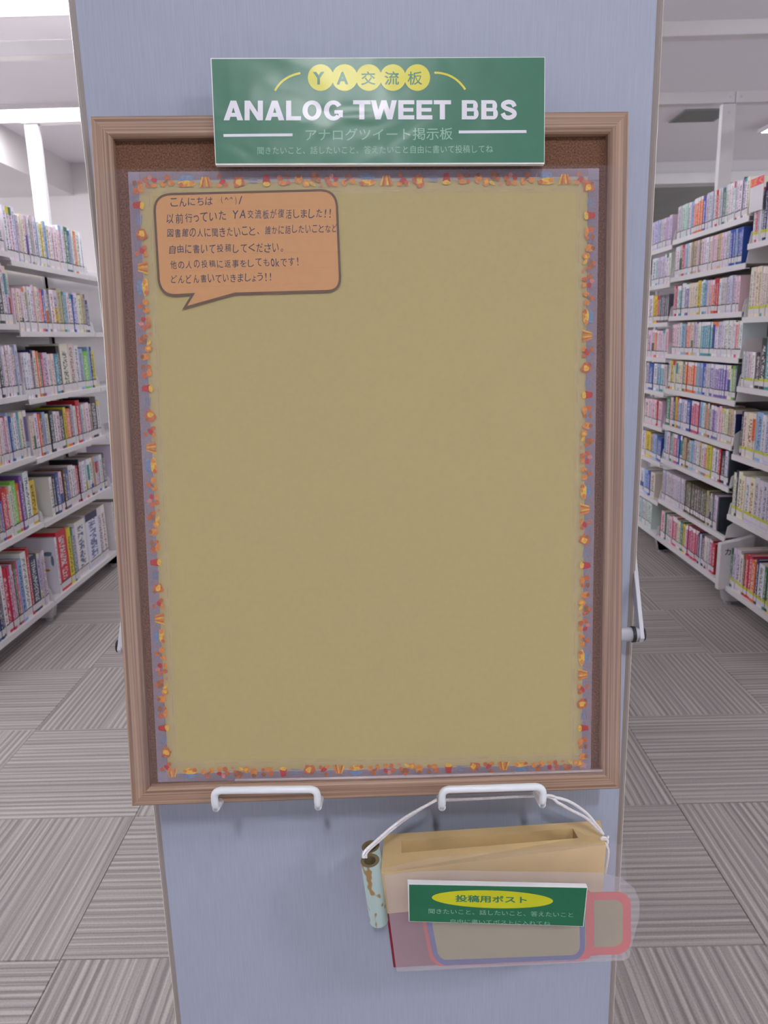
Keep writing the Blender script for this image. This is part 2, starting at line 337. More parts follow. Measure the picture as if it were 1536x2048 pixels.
# ---------------------------------------------------------------- bookcases
LIPH = .024
def bookcase(side, Y0, Y1, levels, top, label):
    s = -1 if side == 'L' else 1
    xf = 1.60 if side == 'L' else 1.56
    t = empty('bookcase', (s*(xf+.25), (Y0+Y1)/2, 0)); X = lambda d: s*(xf+d)-s*(xf+.25); h = (Y1-Y0)/2
    for e in (-1, 1):
        MB().box((X(.235), e*h-.018, .05), (X(.265), e*h+.018, top)).build('upright', M['steel'], t)
        f = MB().add([(X(.012), e*h-.02, .018), (X(.012), e*h+.02, .018), (X(.25), e*h+.02, .018), (X(.25), e*h-.02, .018),
                      (X(-.0), e*h-.02, .075), (X(-.0), e*h+.02, .075), (X(.25), e*h+.02, .1), (X(.25), e*h-.02, .1)],
                     [(0, 3, 2, 1), (4, 5, 6, 7), (0, 1, 5, 4), (1, 2, 6, 5), (2, 3, 7, 6), (3, 0, 4, 7)]).build('foot', M['steel'], t)
        MB().tube([(X(.035), e*h, .0), (X(.035), e*h, .008), (X(.035), e*h, .02)], [.019, .019, .009], 14).build('glide', M['steel'], f)
    MB().box((X(.247), -h+.02, .1), (X(.253), h-.02, top-.05)).build('back_panel', M['steel'], t)
    for z in levels:
        for ff in (0, 1):
            a, b = (0, .235) if ff == 0 else (.265, .5)
            fr = a if ff == 0 else b
            sg = 1 if ff == 0 else -1
            m = MB().box((X(a), -h+.004, z+LIPH-.003), (X(b), h-.004, z+LIPH)).box((X(fr), -h+.004, z), (X(fr+sg*.004), h-.004, z+LIPH-.003)).box((X(fr+sg*.004), -h+.004, z), (X(fr+sg*.02), h-.004, z+.003))
            m.build('shelf', M['steel'], t)
        for e in (-1, 1):
            y = e*(h-.006); zz = z+LIPH
            v = [(X(.004), y-.0015, zz), (X(.235), y-.0015, zz), (X(.235), y-.0015, zz+.11), (X(.05), y-.0015, zz+.075), (X(.012), y-.0015, zz+.05)]
            v += [(p[0], p[1]+.003, p[2]) for p in v]
            MB().add(v, [(0, 1, 2, 3, 4), (9, 8, 7, 6, 5), (0, 5, 6, 1), (1, 6, 7, 2), (2, 7, 8, 3), (3, 8, 9, 4), (4, 9, 5, 0)]).build('shelf_bracket', M['steel'], t)
    return tag(t, label, 'bookcase', 'bookcases along the aisles')
ZLA = [1.650, 1.349, 1.045, .770, .460, .072]
ZLB = [1.620, 1.319, 1.022, .752, .452, .072]
ZRA = [1.598, 1.295, .997, .693, .414, .080]
ZRB = [1.716, 1.523, 1.320, 1.120, .930, .730, .536, .300, .078]
ZRC = [1.697, 1.500, 1.290, 1.095, .905, .705, .505, .275, .078]
YB = [2.55, 3.44, 4.33, 5.22]
bookcase('L', YB[0], YB[1], ZLA, 1.80, 'white steel bookcase at the left edge of the photo, nearest the viewer')
bookcase('L', YB[1], YB[2], ZLB, 1.78, 'white steel bookcase on the left, its shelves ending at the cork board')
bookcase('L', YB[2], YB[3], ZLB, 1.78, 'white steel bookcase furthest back on the left, almost hidden behind the board')
bookcase('R', YB[0], YB[1], ZRA, 1.78, 'white steel bookcase at the right edge of the photo with widely spaced shelves')
bookcase('R', YB[1], YB[2], ZRB, 1.80, 'white steel bookcase with nine close shelves of small paperbacks at right')
bookcase('R', YB[2], YB[3], ZRC, 1.80, 'white steel bookcase at right just beside the panel edge, furthest back')

PAL = dict(w=(236, 231, 238), g=(200, 198, 206), c=(234, 224, 204), k=(36, 34, 44), n=(38, 44, 92), b=(52, 84, 172), s=(152, 186, 220), t=(64, 152, 166), r=(200, 36, 52), p=(238, 206, 216),
           l=(208, 200, 224), o=(232, 116, 50), y=(222, 202, 60), G=(52, 120, 84), v=(128, 196, 60), B=(120, 82, 60), m=(204, 62, 110), d=(98, 96, 106), e=(196, 176, 146),
           V=(120, 92, 176), D=(92, 82, 62), q=(204, 218, 216), L=(212, 206, 218))
NAMEC = dict(w='white', g='pale grey', c='cream', k='black', n='navy', b='blue', s='light blue', t='teal', r='red', p='pink', l='lilac', o='orange', y='yellow', G='green', v='lime green', B='brown',
             m='magenta', d='dark grey', e='beige', V='violet', D='olive brown', q='pale mint', L='grey lilac')
# each row: side, bay, shelf, scale, offset, height range in cm, then "X colour[xN][^height]"; W = assorted whites
K1, K2, K3, K4, K5, K6 = .1856, .16598, .18558, .18551, .16667, .17969
ROWS = [
 ('L','A',0,K1,0,(20,23),"-200 Wx4 -60 W -20 W 25 b 45 r 80 c 105 g 128 ."),
 ('L','B',0,K1,0,(19.5,22),"168 w^23 200 Wx2^20 250 Wx4^21 335 G 352 Wx2 405 s 425 W 450 y 480 W 500 s 525 Wx2 575 p 605 W 640 p 660 W 690 w^22 715 G^22 755 b 780 Wx2 815 o 845 Wx2^22 925 r 955 Wx2 1020 W 1045 ."),
 ('L','A',1,K1,0,(20,23),"-150 Wx3 -70 G^23 -10 k^25 42 w^25 70 c^24 105 Wx3 215 ."),
 ('L','B',1,K1,0,(19,21),"262 w^19 292 Wx3 372 p 400 c 428 p 455 o 480 b 508 W 535 d 560 Wx2 640 e 690 G 712 s 740 p 765 W 795 b^19 815 w^20 860 c 890 e 915 d 935 n^17 960 w^17 985 r^25 1012 w 1040 y 1065 ."),
 ('L','A',2,K2,0,(20,23),"-160 Wx4 -50 W 5 k^24 40 l^22 62 w^21 90 k^19 115 Wx2 165 p 190 W 215 l 245 ."),
 ('L','B',2,K2,0,(19,22),"258 p 300 Wx3 385 p 405 n 432 c 470 o 495 G 520 m 548 l^20 610 c 645 p 680 t 725 k^23 760 c^24 855 p^24 920 w^23 970 s 1022 v 1085 s^22 1112 n^22 1128 y 1160 r 1198 w 1222 e^21 1252 ."),
 ('L','A',3,K2,0,(19,21),"-160 Wx4 -40 y 0 Wx3 78 r 98 w 125 s 150 b 178 Wx2 240 t 268 c 310 Wx3 420 ."),
 ('L','B',3,K2,0,(18.5,20.5),"448 w 490 o 510 B 540 s 575 c 620 k 665 w 705 p 745 k 790 y 820 o 868 k 888 l 912 w 942 r^22 988 s 1010 Wx2 1050 w 1090 e 1122 k^22 1190 w 1225 G^21 1285 ."),
 ('L','A',4,K3,0,(20,22),"-170 Wx4 -60 s -20 e 22 b^17 50 r^22 108 w 135 c 162 v^23 215 o 248 V^24 278 n 300 w^25 355 y^20 412 w^20 445 p 480 w 515 ."),
 ('L','B',4,K3,0,(19,21),"562 w^19 590 k 620 b 655 W 685 k 702 B^20 728 b^20 762 c 790 W 815 w 842 r 868 k^22 880 p 905 Wx4 1010 e 1040 Wx3 1120 d 1145 Wx2 1195 r 1225 ."),
 ('L','A',5,K3,0,(24,27),"-180 Wx2 -100 b -50 b^22 0 n^26 30 k 58 w^30 92 r^28 135 m^28 165 l^28 188 r^28 203 G^28 222 m^28 245 s^28 290 w^30 345 r^31 372 n^26 450 ."),
 ('L','B',5,K3,0,(26,29),"640 w^28 660 r^30 765 y^29 805 G^28 825 L^27 858 w^29 962 w^30 1085 w^30 1130 w^30 1170 ."),
 ('L','C',5,K3,0,(26,29),"1178 w^26 1240 w 1262 k 1290 ."),
 ('L','C',4,K3,0,(20,22),"1236 w 1290 ."),
 ('R','C',0,K4,1280,(15.5,16.5),"120 lx2 170 lx2 210 s 225 Lx2 262 lx2 300 L 330 ."),
 ('R','B',0,K4,1280,(16,17),"366 w 390 p 412 qx5 528 w 545 s 572 ox4 668 b 695 w 712 Lx4 800 w 812 r 838 Lx2 880 G 905 Wx4 985 wx3 1040 p 1062 w 1095 n^17 1112 Wx2 1165 ."),
 ('R','C',1,K4,1280,(15,16),"120 W 165 t 185 lx3 255 Wx3 325 ."),
 ('R','B',1,K4,1280,(16,17),"360 Wx3 440 r 470 l 492 s 515 w 540 ex2 582 e 610 p 630 e 655 p 690 wx2 735 px5 830 ex2 870 p 895 w 915 Lx3 960 bx2 1015 sx1 1030 bx4 1105 ."),
 ('R','C',2,K4,1280,(15,16),"90 W 135 y 180 r 205 dx5 300 ."),
 ('R','B',2,K4,1280,(15.5,16.5),"355 p 372 r 395 w 415 t 440 Wx2 485 V 520 cx5 615 y 645 w 665 t 690 s 718 px3 765 o 792 rx2 835 w 858 p 880 Lx3 950 lx3 1010 px2 1060 ."),
 ('R','C',3,K4,1280,(15,16),"80 p 120 w 145 o 175 w 195 px2 235 w 258 p 290 ."),
 ('R','B',3,K4,1280,(15.5,16.5),"340 px3 412 w 438 s 480 e 498 o 525 Wx3 595 l 620 w 645 tx5 775 Wx2 835 Lx2 875 Wx6 1010 m 1035 c 1065 w 1095 ."),
 ('R','C',4,K5,1280,(15,16),"60 W 100 b 150 W 190 s 230 t 268 g 305 ."),
 ('R','B',4,K5,1280,(15.5,16.5),"335 w 355 y 388 cx4 500 G 528 ox5 665 sx4 745 b 780 l 800 L 825 V 860 l 880 Vx6 1045 c 1075 c 1092 v 1130 d 1152 ."),
 ('R','C',5,K5,1280,(14,15),"50 p 95 px4 190 r 205 px2 255 ."),
 ('R','B',5,K5,1280,(15.5,16.5),"310 G 355 p 385 n 410 y 432 r 458 t 490 l 525 w 555 b 600 mx4 700 s 735 w 765 e 795 o 815 G 840 w 855 Vx2 905 w 935 p 965 cx3 1035 ex2^16 1105 w 1125 n^14 1155 ."),
 ('R','C',6,K5,1280,(14,15),"20 W 60 y 110 e 150 sx2 195 bx2 250 ."),
 ('R','B',6,K5,1280,(15,16.5),"285 s 315 p 350 G 380 g 402 m 440 b 468 w 490 k 515 e 545 B 575 g 600 s 628 Lx2 670 w 698 e 730 w 760 m 790 y 850 w 880 g 915 w 935 r 960 k 1005 w 1040 n 1060 ."),
 ('R','C',7,K5,1280,(14.5,15.5),"0 W 40 s 90 b 115 c 165 ."),
 ('R','B',7,K6,1260,(16,17),"270 Lx20 598 Dx16 835 e 858 D 880 c 895 d 918 l 942 w 955 ."),
 ('R','C',8,K6,1260,(15,16),"100 qx6 235 ."),
 ('R','B',8,K6,1260,(15,16.5),"245 lx3 300 L 318 B 335 p 378 G 392 Lx2 432 p 462 m 508 cx2 545 G 575 y 605 w 622 mx8 750 n 765 w 782 n 812 Wx5 880 m 905 r 935 ."),
 ('R','A',0,K4,1280,(19.5,21.5),"1205 w 1240 r^22 1265 W 1290 L 1318 n^23 1358 l^21 1395 W 1440 W 1500 c 1560 W 1640 ."),
 ('R','A',1,K4,1280,(19.5,20.5),"1165 cx4 1290 w 1320 cx3 1420 Wx4 1560 W 1620 ."),
 ('R','A',2,K5,1280,(15,15.5),"1195 Lx5 1330 w 1370 k^15 1425 c 1440 k^21 1500 t^22 1560 s 1640 W 1700 ."),
 ('R','A',3,K5,1280,(19.5,21),"1195 k 1215 c 1260 c 1330 c 1370 s 1440 w 1480 lx2 1600 W 1680 ."),
 ('R','A',4,K5,1280,(19.5,21.5),"1060 c 1095 c 1130 k 1150 c 1195 c 1240 w 1290 c 1350 l 1400 lx3 1540 w 1600 W 1680 ."),
 ('R','A',5,K6,1260,(18,20),"1100 G 1135 l 1165 L 1205 c 1240 B 1262 r 1300 m 1330 o 1380 n 1410 w^19 1470 G 1500 k^23 1530 y 1560 V 1640 W 1700 ."),
]
LV = {('L','A'): ZLA, ('L','B'): ZLB, ('L','C'): ZLB, ('R','A'): ZRA, ('R','B'): ZRB, ('R','C'): ZRC}
BAYW = {('L','A'): 'leftmost bookcase', ('L','B'): 'left bookcase', ('L','C'): 'furthest left bookcase', ('R','A'): 'rightmost bookcase', ('R','B'): 'nine-shelf bookcase', ('R','C'): 'furthest right bookcase'}
ORD = ['top', 'second', 'third', 'fourth', 'fifth', 'sixth', 'seventh', 'eighth', 'ninth']
NTH = 'first second third fourth fifth sixth seventh eighth ninth tenth eleventh twelfth thirteenth fourteenth fifteenth sixteenth seventeenth eighteenth nineteenth twentieth'.split()
NTH += ['twenty-'+x for x in NTH[:9]] + ['thirtieth'] + ['thirty-'+x for x in NTH[:9]] + ['fortieth'] + ['forty-'+x for x in NTH[:9]]
books = []
for side, bay, sh, K, off, (h0, h1), spec in ROWS:
    z0 = LV[(side, bay)][sh] + LIPH
    s = -1 if side == 'L' else 1; xf = s*(1.612 if side == 'L' else 1.572)
    toks = spec.split(); row = []
    for i in range(0, len(toks)-2, 2):
        Xa, c, Xb = float(toks[i]), toks[i+1], float(toks[i+2])
        hh = None
        if '^' in c: c, hh = c.split('^'); hh = float(hh)
        n = 1
        if 'x' in c: c, n = c.split('x'); n = int(n)
        for k in range(n):
            a = off+K*(Xa+(Xb-Xa)*k/n); b = off+K*(Xa+(Xb-Xa)*(k+1)/n)
            ya, yb = YofU(xf, z0+.09, a), YofU(xf, z0+.09, b)
            h = (hh if hh else R_.uniform(h0, h1))/100
            if n > 1: h = row[-1][3] if k else h
            cc = c
            if c == 'W': cc = R_.choice('wwwwwwgcwp')
            row.append([min(ya, yb), max(ya, yb), cc, h, c])
    # clamp inside the bay
    yl, yh = YB['ABC'.index(bay)]+.012, YB['ABC'.index(bay)+1]-.012
    row = [r for r in row if r[1] > yl+.004 and r[0] < yh-.004]
    if side == 'L' and bay in 'AB':
        g = row[0][0]-yl
        if .008 < g < .09: row[:0] = [[yl+g*k/(1+int(g/.03)), yl+g*(k+1)/(1+int(g/.03)), R_.choice('wcp'), row[0][3]-.006, 'W'] for k in range(1+int(g/.03))]
        g = yh-row[-1][1]
        if .008 < g < .09: row += [[row[-1][1]+g*k/(1+int(g/.03)), row[-1][1]+g*(k+1)/(1+int(g/.03)), R_.choice('wcg'), row[-1][3]-.006, 'W'] for k in range(1+int(g/.03))]
        for a_, b_n in zip(row, row[1:]): a_[1] = b_n[0] if b_n[0] < a_[1] else a_[1]
    cnt = {}
    for r in row: r[0] = max(r[0], yl); r[1] = min(r[1], yh); cnt[r[2]] = cnt.get(r[2], 0)+1
    pitch = (LV[(side, bay)][sh-1]-LV[(side, bay)][sh]) if sh else 9
    for i, r in enumerate(row):
        w = r[1]-r[0]; c = r[2]; h = min(r[3], pitch-LIPH-.012)
        size = ('thick ' if w > .035 else 'slim ' if w < .018 else '')
        where = '%s shelf of %s' % (ORD[sh], BAYW[(side, bay)])
        if cnt[c] == 1: lab = 'only %s book on %s' % (NAMEC[c], where)
        else: lab = '%s%s book, %s from left, %s' % (size, NAMEC[c], NTH[i], where)
        books.append(dict(side=side, bay=bay, sh=sh, y=(r[0]+r[1])/2, w=max(w-.0008, .004), x=xf+s*R_.uniform(0, .006), z=z0, h=h, c=c, lab=lab, s=s,
                          area=w*h/((r[0]+r[1])/2)**3, raw=r[4], vis=True, grp='books on the %s' % where))
def jit(c, a=10): return tuple(max(0, min(255, x+R_.uniform(-a, a))) for x in c)
def cover_geo(b):
    """U-shaped cover with a printed spine facing the aisle (local -Y.. here: spine at x=0, body towards +x), colours per face"""
    w, h = b['w'], b['h']; D = b['D']; t = min(.0018, w*.12); rnd = R_.random()*.97
    base = lin(jit(PAL[b['c']])); light = b['c'] in 'wgcplqLsey'
    ink = lin(R_.choice([(40, 38, 60), (40, 38, 60), (140, 40, 50), (50, 70, 140), (90, 90, 100)])) if light else lin((222, 220, 226))
    zs = [0, R_.uniform(.08, .2), R_.uniform(.3, .6), R_.uniform(.84, .93), 1]
    acc = [None]*4
    if b['raw'] == 'W' or (b['c'] in 'wc' and R_.random() < .5):
        for k in range(4):
            if R_.random() < (.18, .2, .09, .22)[k]: acc[k] = lin(jit(PAL[R_.choice('brotGypsnle')]))
    if b['c'] in 'otmV' and b['side'] == 'R' and b['bay'] != 'A': acc[3] = lin(PAL['w'])
    v = []; f = []; col = []; aux = []
    y0, y1 = -w/2, w/2
    yb = [y0, 0, y1]; xb = [.0012, 0, .0012]
    for k in range(5):
        for j in range(3): v.append((xb[j], yb[j], zs[k]*h))
    for k in range(4):
        for j in range(2):
            f.append((k*3+j, k*3+j+1, (k+1)*3+j+1, (k+1)*3+j))
            col.append(acc[k] or base)
            if k in (1, 2): aux.append([(yb[j]/w+.5, zs[k], rnd), (yb[j+1]/w+.5, zs[k], rnd), (yb[j+1]/w+.5, zs[k+1], rnd), (yb[j]/w+.5, zs[k+1], rnd)])
            else: aux.append([(0, 0, 0)]*4)
    def q(p): 
        n = len(v); v.extend(p); f.append((n, n+1, n+2, n+3)); col.append(base); aux.append([(0, 0, 0)]*4)
    for sy, yo, yi in ((-1, y0, y0+t), (1, y1, y1-t)):
        q([(.0012, yo, 0), (.0012, yo, h), (D, yo, h), (D, yo, 0)] if sy < 0 else [(.0012, yo, 0), (D, yo, 0), (D, yo, h), (.0012, yo, h)])
        q([(.003, yi, 0), (D, yi, 0), (D, yi, h), (.003, yi, h)])
        q([(.0012, yo, h), (.003, yi, h), (D, yi, h), (D, yo, h)])
        q([(D, yo, 0), (D, yo, h), (D, yi, h), (D, yi, 0)])
    q([(.0012, y0, h), (.0012, y1, h), (.003, y1-t, h), (.003, y0+t, h)])
    q([(.003, y0+t, 0), (.003, y1-t, 0), (.003, y1-t, h), (.003, y0+t, h)])
    return v, f, col, aux, ink
def put_attrs(me, cols, auxs, inks):
    C_ = me.color_attributes.new('Col', 'FLOAT_COLOR', 'CORNER'); A_ = me.color_attributes.new('Aux', 'FLOAT_COLOR', 'CORNER'); I_ = me.color_attributes.new('Ink', 'FLOAT_COLOR', 'CORNER')
    i = 0; c = []; a = []; k = []
    for fc, fa, fi in zip(cols, auxs, inks):
        for j in range(len(fa)):
            c += [*fc, 1]; a += [*fa[j], 1]; k += [*fi, 1]
    C_.data.foreach_set('color', c); A_.data.foreach_set('color', a); I_.data.foreach_set('color', k)
unit = MB().box((0, -.5, 0), (1, .5, 1)).build('unit', None); unit_me = unit.data; bpy.data.objects.remove(unit)
pg_me = unit_me.copy(); pg_me.name = 'pages'; pg_me.materials.append(M['pages'])
lbk = MB().box((-.0003, -.5, 0), (0, .5, .86), 0).box((-.0003, -.5, .86), (0, .5, 1), 1).build('spine_label', [M['labelw'], M['inkk']]); lbk_me = lbk.data; bpy.data.objects.remove(lbk)
lby = MB().box((-.0003, -.5, 0), (0, .5, .62), 0).box((-.0003, -.5, .62), (0, .5, 1), 1).build('spine_label', [M['labelw'], M['labely']]); lby_me = lby.data; bpy.data.objects.remove(lby)
books.sort(key=lambda b: -b['area'])
for b in books: b['D'] = {True: .15, False: .11}[b['h'] > .18] + (.05 if b['h'] > .25 else 0)
in_view = [b for b in books if (b['side'] == 'L' and YofU(b['x'], b['z']+.1, -6) < b['y']) or (b['side'] == 'R' and YofU(b['x'], b['z']+.1, 1542) < b['y'])]
single = in_view[:300]; ids = {id(b) for b in single}; rest = [b for b in books if id(b) not in ids]
for b in single:
    v, f, col, aux, ink = cover_geo(b)
    o = mk('book', v, f, M['book']); put_attrs(o.data, col, aux, [ink]*len(f))
    if b['s'] < 0: o.rotation_euler.z = math.pi
    o.location = (b['x'], b['y'], b['z'])
    if b['w'] > .012 and R_.random() < .25: o.rotation_euler.x = R_.uniform(-.012, .012)
    p = bpy.data.objects.new('pages', pg_me); COL.objects.link(p); p.parent = o; p.location = (.003, 0, .002); p.scale = (b['D']-.006, b['w']-2*min(.0018, b['w']*.12)-.0004, b['h']-.005)
    yel = b['side'] == 'R' and b['bay'] == 'A'
    l = bpy.data.objects.new('spine_label', lby_me if yel else lbk_me); COL.objects.link(l); l.parent = o
    l.location = (-.0001, 0, .012+R_.uniform(0, .002)); l.scale = (1, b['w']*.92, .032 if b['h'] > .18 else .026)
    tag(o, b['lab'], 'book', b['grp'])
V_, F_, C__, A__, K__, MI = [], [], [], [], [], []
for b in rest:
    v, f, col, aux, ink = cover_geo(b); s = b['s']
    D = b['D']; ti = min(.0018, b['w']*.12)
    def addbox(x0, x1, y0, y1, z0, z1, mi):
        n = len(v); v.extend([(x0,y0,z0),(x1,y0,z0),(x1,y1,z0),(x0,y1,z0),(x0,y0,z1),(x1,y0,z1),(x1,y1,z1),(x0,y1,z1)])
        for q_ in [(0,3,2,1),(4,5,6,7),(0,1,5,4),(1,2,6,5),(2,3,7,6),(3,0,4,7)]:
            f.append(tuple(i+n for i in q_)); col.append((0, 0, 0)); aux.append([(0, 0, 0)]*4); mis.append(mi)
    mis = [0]*len(f)
    addbox(.003, D-.003, -b['w']/2+ti+.0002, b['w']/2-ti-.0002, .002, b['h']-.003, 1)
    lh = .032 if b['h'] > .18 else .026; zl = .012+R_.uniform(0, .002); ym = b['w']*.46
    addbox(-.0004, -.0001, -ym, ym, zl, zl+lh*.85, 2); addbox(-.0004, -.0001, -ym, ym, zl+lh*.85, zl+lh, 3)
    n = len(V_)
    for p in v: V_.append((b['x']+p[0]*s, b['y']+p[1]*s, b['z']+p[2]))
    F_ += [tuple(i+n for i in q_) for q_ in f]; C__ += col; A__ += aux; K__ += [ink]*len(f); MI += mis
o = mk('distant_books', V_, F_, [M['book'], M['pages'], M['labelw'], M['inkk']], fm=MI); put_attrs(o.data, C__, A__, K__)
tag(o, 'rows of small paperbacks packed on the far bookcase shelves', 'books', kind='stuff')

# bookends, index pieces
def bookend(side, Y, z, h, m, label, d=.12, th=.0015):
    s = -1 if side == 'L' else 1; x = s*(1.60 if side == 'L' else 1.575)
    t = MB().box((x, Y, z), (x+s*d, Y+th, z+h)).box((x, Y, z), (x+s*d, Y-.08, z+.0012)).build('bookend', m); bevel(t, .0006, 1)
    return tag(t, label, 'bookend', 'bookends on the right bookcases')
bookend('R', YofU(1.575, .40, 1260+K6*985), ZRB[7]+LIPH+.0005, .165, M['slate'], 'dark slate bookend ending the brown row on the eighth shelf at right', .13, .012)
bookend('R', YofU(1.575, .64, 1280+K5*1066), ZRB[6]+LIPH+.0005, .165, M['slate'], 'dark slate bookend on the seventh shelf of the nine-shelf right bookcase', .13, .010)
bookend('R', 3.424, ZRA[2]+LIPH+.0005, .21, M['steel'], 'white metal bookend behind white paperbacks, third shelf at right edge', .16, .002)
def textmesh(body, off=0.0):
    c = bpy.data.curves.new('txt', 'FONT'); c.body = body; c.offset = off; c.resolution_u = 3
    o = bpy.data.objects.new('txt', c); COL.objects.link(o)
    dg = bpy.context.evaluated_depsgraph_get(); me = bpy.data.meshes.new_from_object(o.evaluated_get(dg))
    v = [tuple(x.co) for x in me.vertices]; f = [tuple(p.vertices) for p in me.polygons]
    bpy.data.objects.remove(o); bpy.data.curves.remove(c); bpy.data.meshes.remove(me); return v, f
def text_into(mb, body, quad, fn, off=0.0, m=0, inset=None):
    """quad: picture corners TL TR BR BL of the ink box, mapped by fn onto the real surface"""
    v, f = textmesh(body, off)
    if not v: return
    x0, x1 = min(p[0] for p in v), max(p[0] for p in v); y0, y1 = min(p[1] for p in v), max(p[1] for p in v)
    TL, TR, BR, BL = [Vector(q) for q in quad]; out = []
    for p in v:
        a = (p[0]-x0)/(x1-x0); b = (p[1]-y0)/(y1-y0)
        q = (BL*(1-a)+BR*a)*(1-b)+(TL*(1-a)+TR*a)*b
        out.append(fn(q.x, q.y))
    mb.add(out, f, m)
# white divider with the katakana sign on the bottom right shelf
ya, yb = 3.395, 3.43
t = empty('index_divider', (1.56, (ya+yb)/2, ZRA[5]+LIPH))
yc = (ya+yb)/2; X0, X1 = -.035, .12
bevel(MB().add([(X0, ya-yc, -.02), (X0, yb-yc, -.02), (X1, yb-yc, .001), (X1, ya-yc, .001), (X0, ya-yc, .20), (X0, yb-yc, .20), (X1, yb-yc, .235), (X1, ya-yc, .235)],
   [(0, 3, 2, 1), (4, 5, 6, 7), (0, 1, 5, 4), (1, 2, 6, 5), (2, 3, 7, 6), (3, 0, 4, 7)]).build('sleeve', M['labelw'], t), .002)
mb = MB(); v, f = textmesh('カ', .02); mb.add([(X0+.018+p[0]*.034, ya-yc-.0006, .150+p[1]*.036) for p in v], f); mb.build('lettering', M['inkk'], t)
tag(t, 'white divider marked with one katakana letter on the bottom right shelf', 'divider')
# sign standing on the top shelf at the right edge
Ys = YofU(1.57, 1.8, 1508)
t = empty('shelf_sign', (1.563, Ys, ZRA[0]+LIPH)); p0, p1 = YofU(1.563, 1.8, 1500)-Ys, YofU(1.563, 1.8, 1527)-Ys
MB().box((-.002, p0, .125), (.0, p1, .262)).box((-.002, p1, .0), (.0, p1+.006, .125)).build('card', M['labelw'], t)
MB().box((-.0028, p0-.002, .226), (-.0021, p1+.002, .258)).build('pink_band', mat('pink_band', (232, 84, 120), .5, .03), t)
mb = MB(); v, f = textmesh('ぼく', .02); x0, x1 = min(p[0] for p in v), max(p[0] for p in v)
mb.add([(-.0034, (p0-.006)+(p1-p0+.012)*(q[0]-x0)/(x1-x0), .231+q[1]*.030) for q in v], f); mb.build('lettering', mat('orange_letters', (246, 170, 70), .5, .03), t)
tag(t, 'white card with pink and orange lettering on the top shelf at right edge', 'sign')

# ---------------------------------------------------------------- the end panel in front
PY = .72; XL, XR = -.2600, .2426
pn = empty('end_panel', ((XL+XR)/2, PY, 0)); ox = (XL+XR)/2
bevel(MB().box((XL-ox+.007, 0, .03), (XR-ox-.007, .028, 2.25)).build('laminate_board', M['laminate'], pn), .0004, 1)
for s, x in ((-1, XL), (1, XR)):
    e = MB()
    xi = x-ox-s*.007; xo = x-ox
    prof = [(xi, .0005), (xi+s*.003, -.0008), (xi+s*.0055, .0006), (xo, .004), (xo, .024), (xi, .0275)]
    v = [(a, b, .03) for a, b in prof]+[(a, b, 2.25) for a, b in prof]; n = len(prof)
    e.add(v, [tuple(range(n))[::-1 if s > 0 else 1], tuple(range(n, 2*n))[::1 if s > 0 else -1]]+[(i, (i+1) % n, (i+1) % n+n, i+n) for i in range(n)])
    e.m = [0, 0, 0, 0, 1, 1, 0, 0]
    e.build('edge_strip', [M['edgeband'], M['edgelight']], pn)
MB().box((XL-ox+.01, .004, 0.0), (XR-ox-.01, .024, .03)).build('plinth', M['slate'], pn)
tag(pn, 'pale blue-grey laminate end panel of the bookcase, carrying the cork board', 'panel')
# bookcase body behind the panel
t = empty('bookcase', (ox, 2.1, 0))
for y in (-1.33, -.45, .45, 1.33): MB().box((-.015, y-.018, .02), (.015, y+.018, 2.2)).build('upright', M['steel'], t)
for z in ZLB: MB().box((-.2, -1.34, z+LIPH-.004), (.2, 1.34, z+LIPH)).box((-.2, -1.34, z), (-.196, 1.34, z+LIPH-.004)).box((.196, -1.34, z), (.2, 1.34, z+LIPH-.004)).build('shelf', M['steel'], t)
for y in (-1.33, 1.33): MB().box((-.2, y-.02, 0), (.2, y+.02, .06)).build('foot', M['steel'], t)
tag(t, 'white steel bookcase standing directly behind the end panel, hidden by it', 'bookcase', 'bookcases along the aisles')

# pull handle across the panel, behind the cork board
t = empty('pull_handle', (ox, PY, .99)); hy = .688-PY; hz = .0
MB().tube([(-.2590-ox, hy, .0035), (.2360-ox, hy, .0025)], .0068, 20).build('grip_bar', M['chrome'], t, smooth=True)
MB().tube([(.2295-ox, hy, .0025), (.2325-ox, hy, .0025)], .0078, 20).build('collar', M['blackp'], t)
for xa, sg, zc in ((.2375-ox, 1, .0025), (-.2610-ox, -1, .0035)):
    a = MB(); w = .0042; x0, x1 = xa-.0022, xa+.0022
    p = [Vector((0, hy, zc)), Vector((0, hy+.055, zc+.075))]; d = (p[1]-p[0]).normalized(); nn = Vector((0, -d.z, d.y))
    xs = .0062 if sg > 0 else 0
    prof0 = [p[0]-d*.006-nn*.0062, p[0]-d*.008+nn*.0, p[0]-d*.006+nn*.0062, p[1]+nn*.005, p[1]-nn*.005]
    v = []
    for side_ in (-.0022, .0022):
        for i, q_ in enumerate(prof0): v.append((xa+side_+(xs if i >= 3 else 0), q_.y, q_.z))
    a.add(v, [(0, 1, 2, 3, 4), (9, 8, 7, 6, 5), (0, 5, 6, 1), (1, 6, 7, 2), (2, 7, 8, 3), (3, 8, 9, 4), (4, 9, 5, 0)])
    bevel(a.build('arm', M['chrome'], t), .0008)
    MB().tube([(xa+sg*.0023, hy, zc), (xa+sg*.0042, hy, zc)], .0062, 18).build('end_cap', M['blackp'], t)
tag(t, 'silver horizontal pull bar on bent arms, its end showing right of the cork board', 'handle')

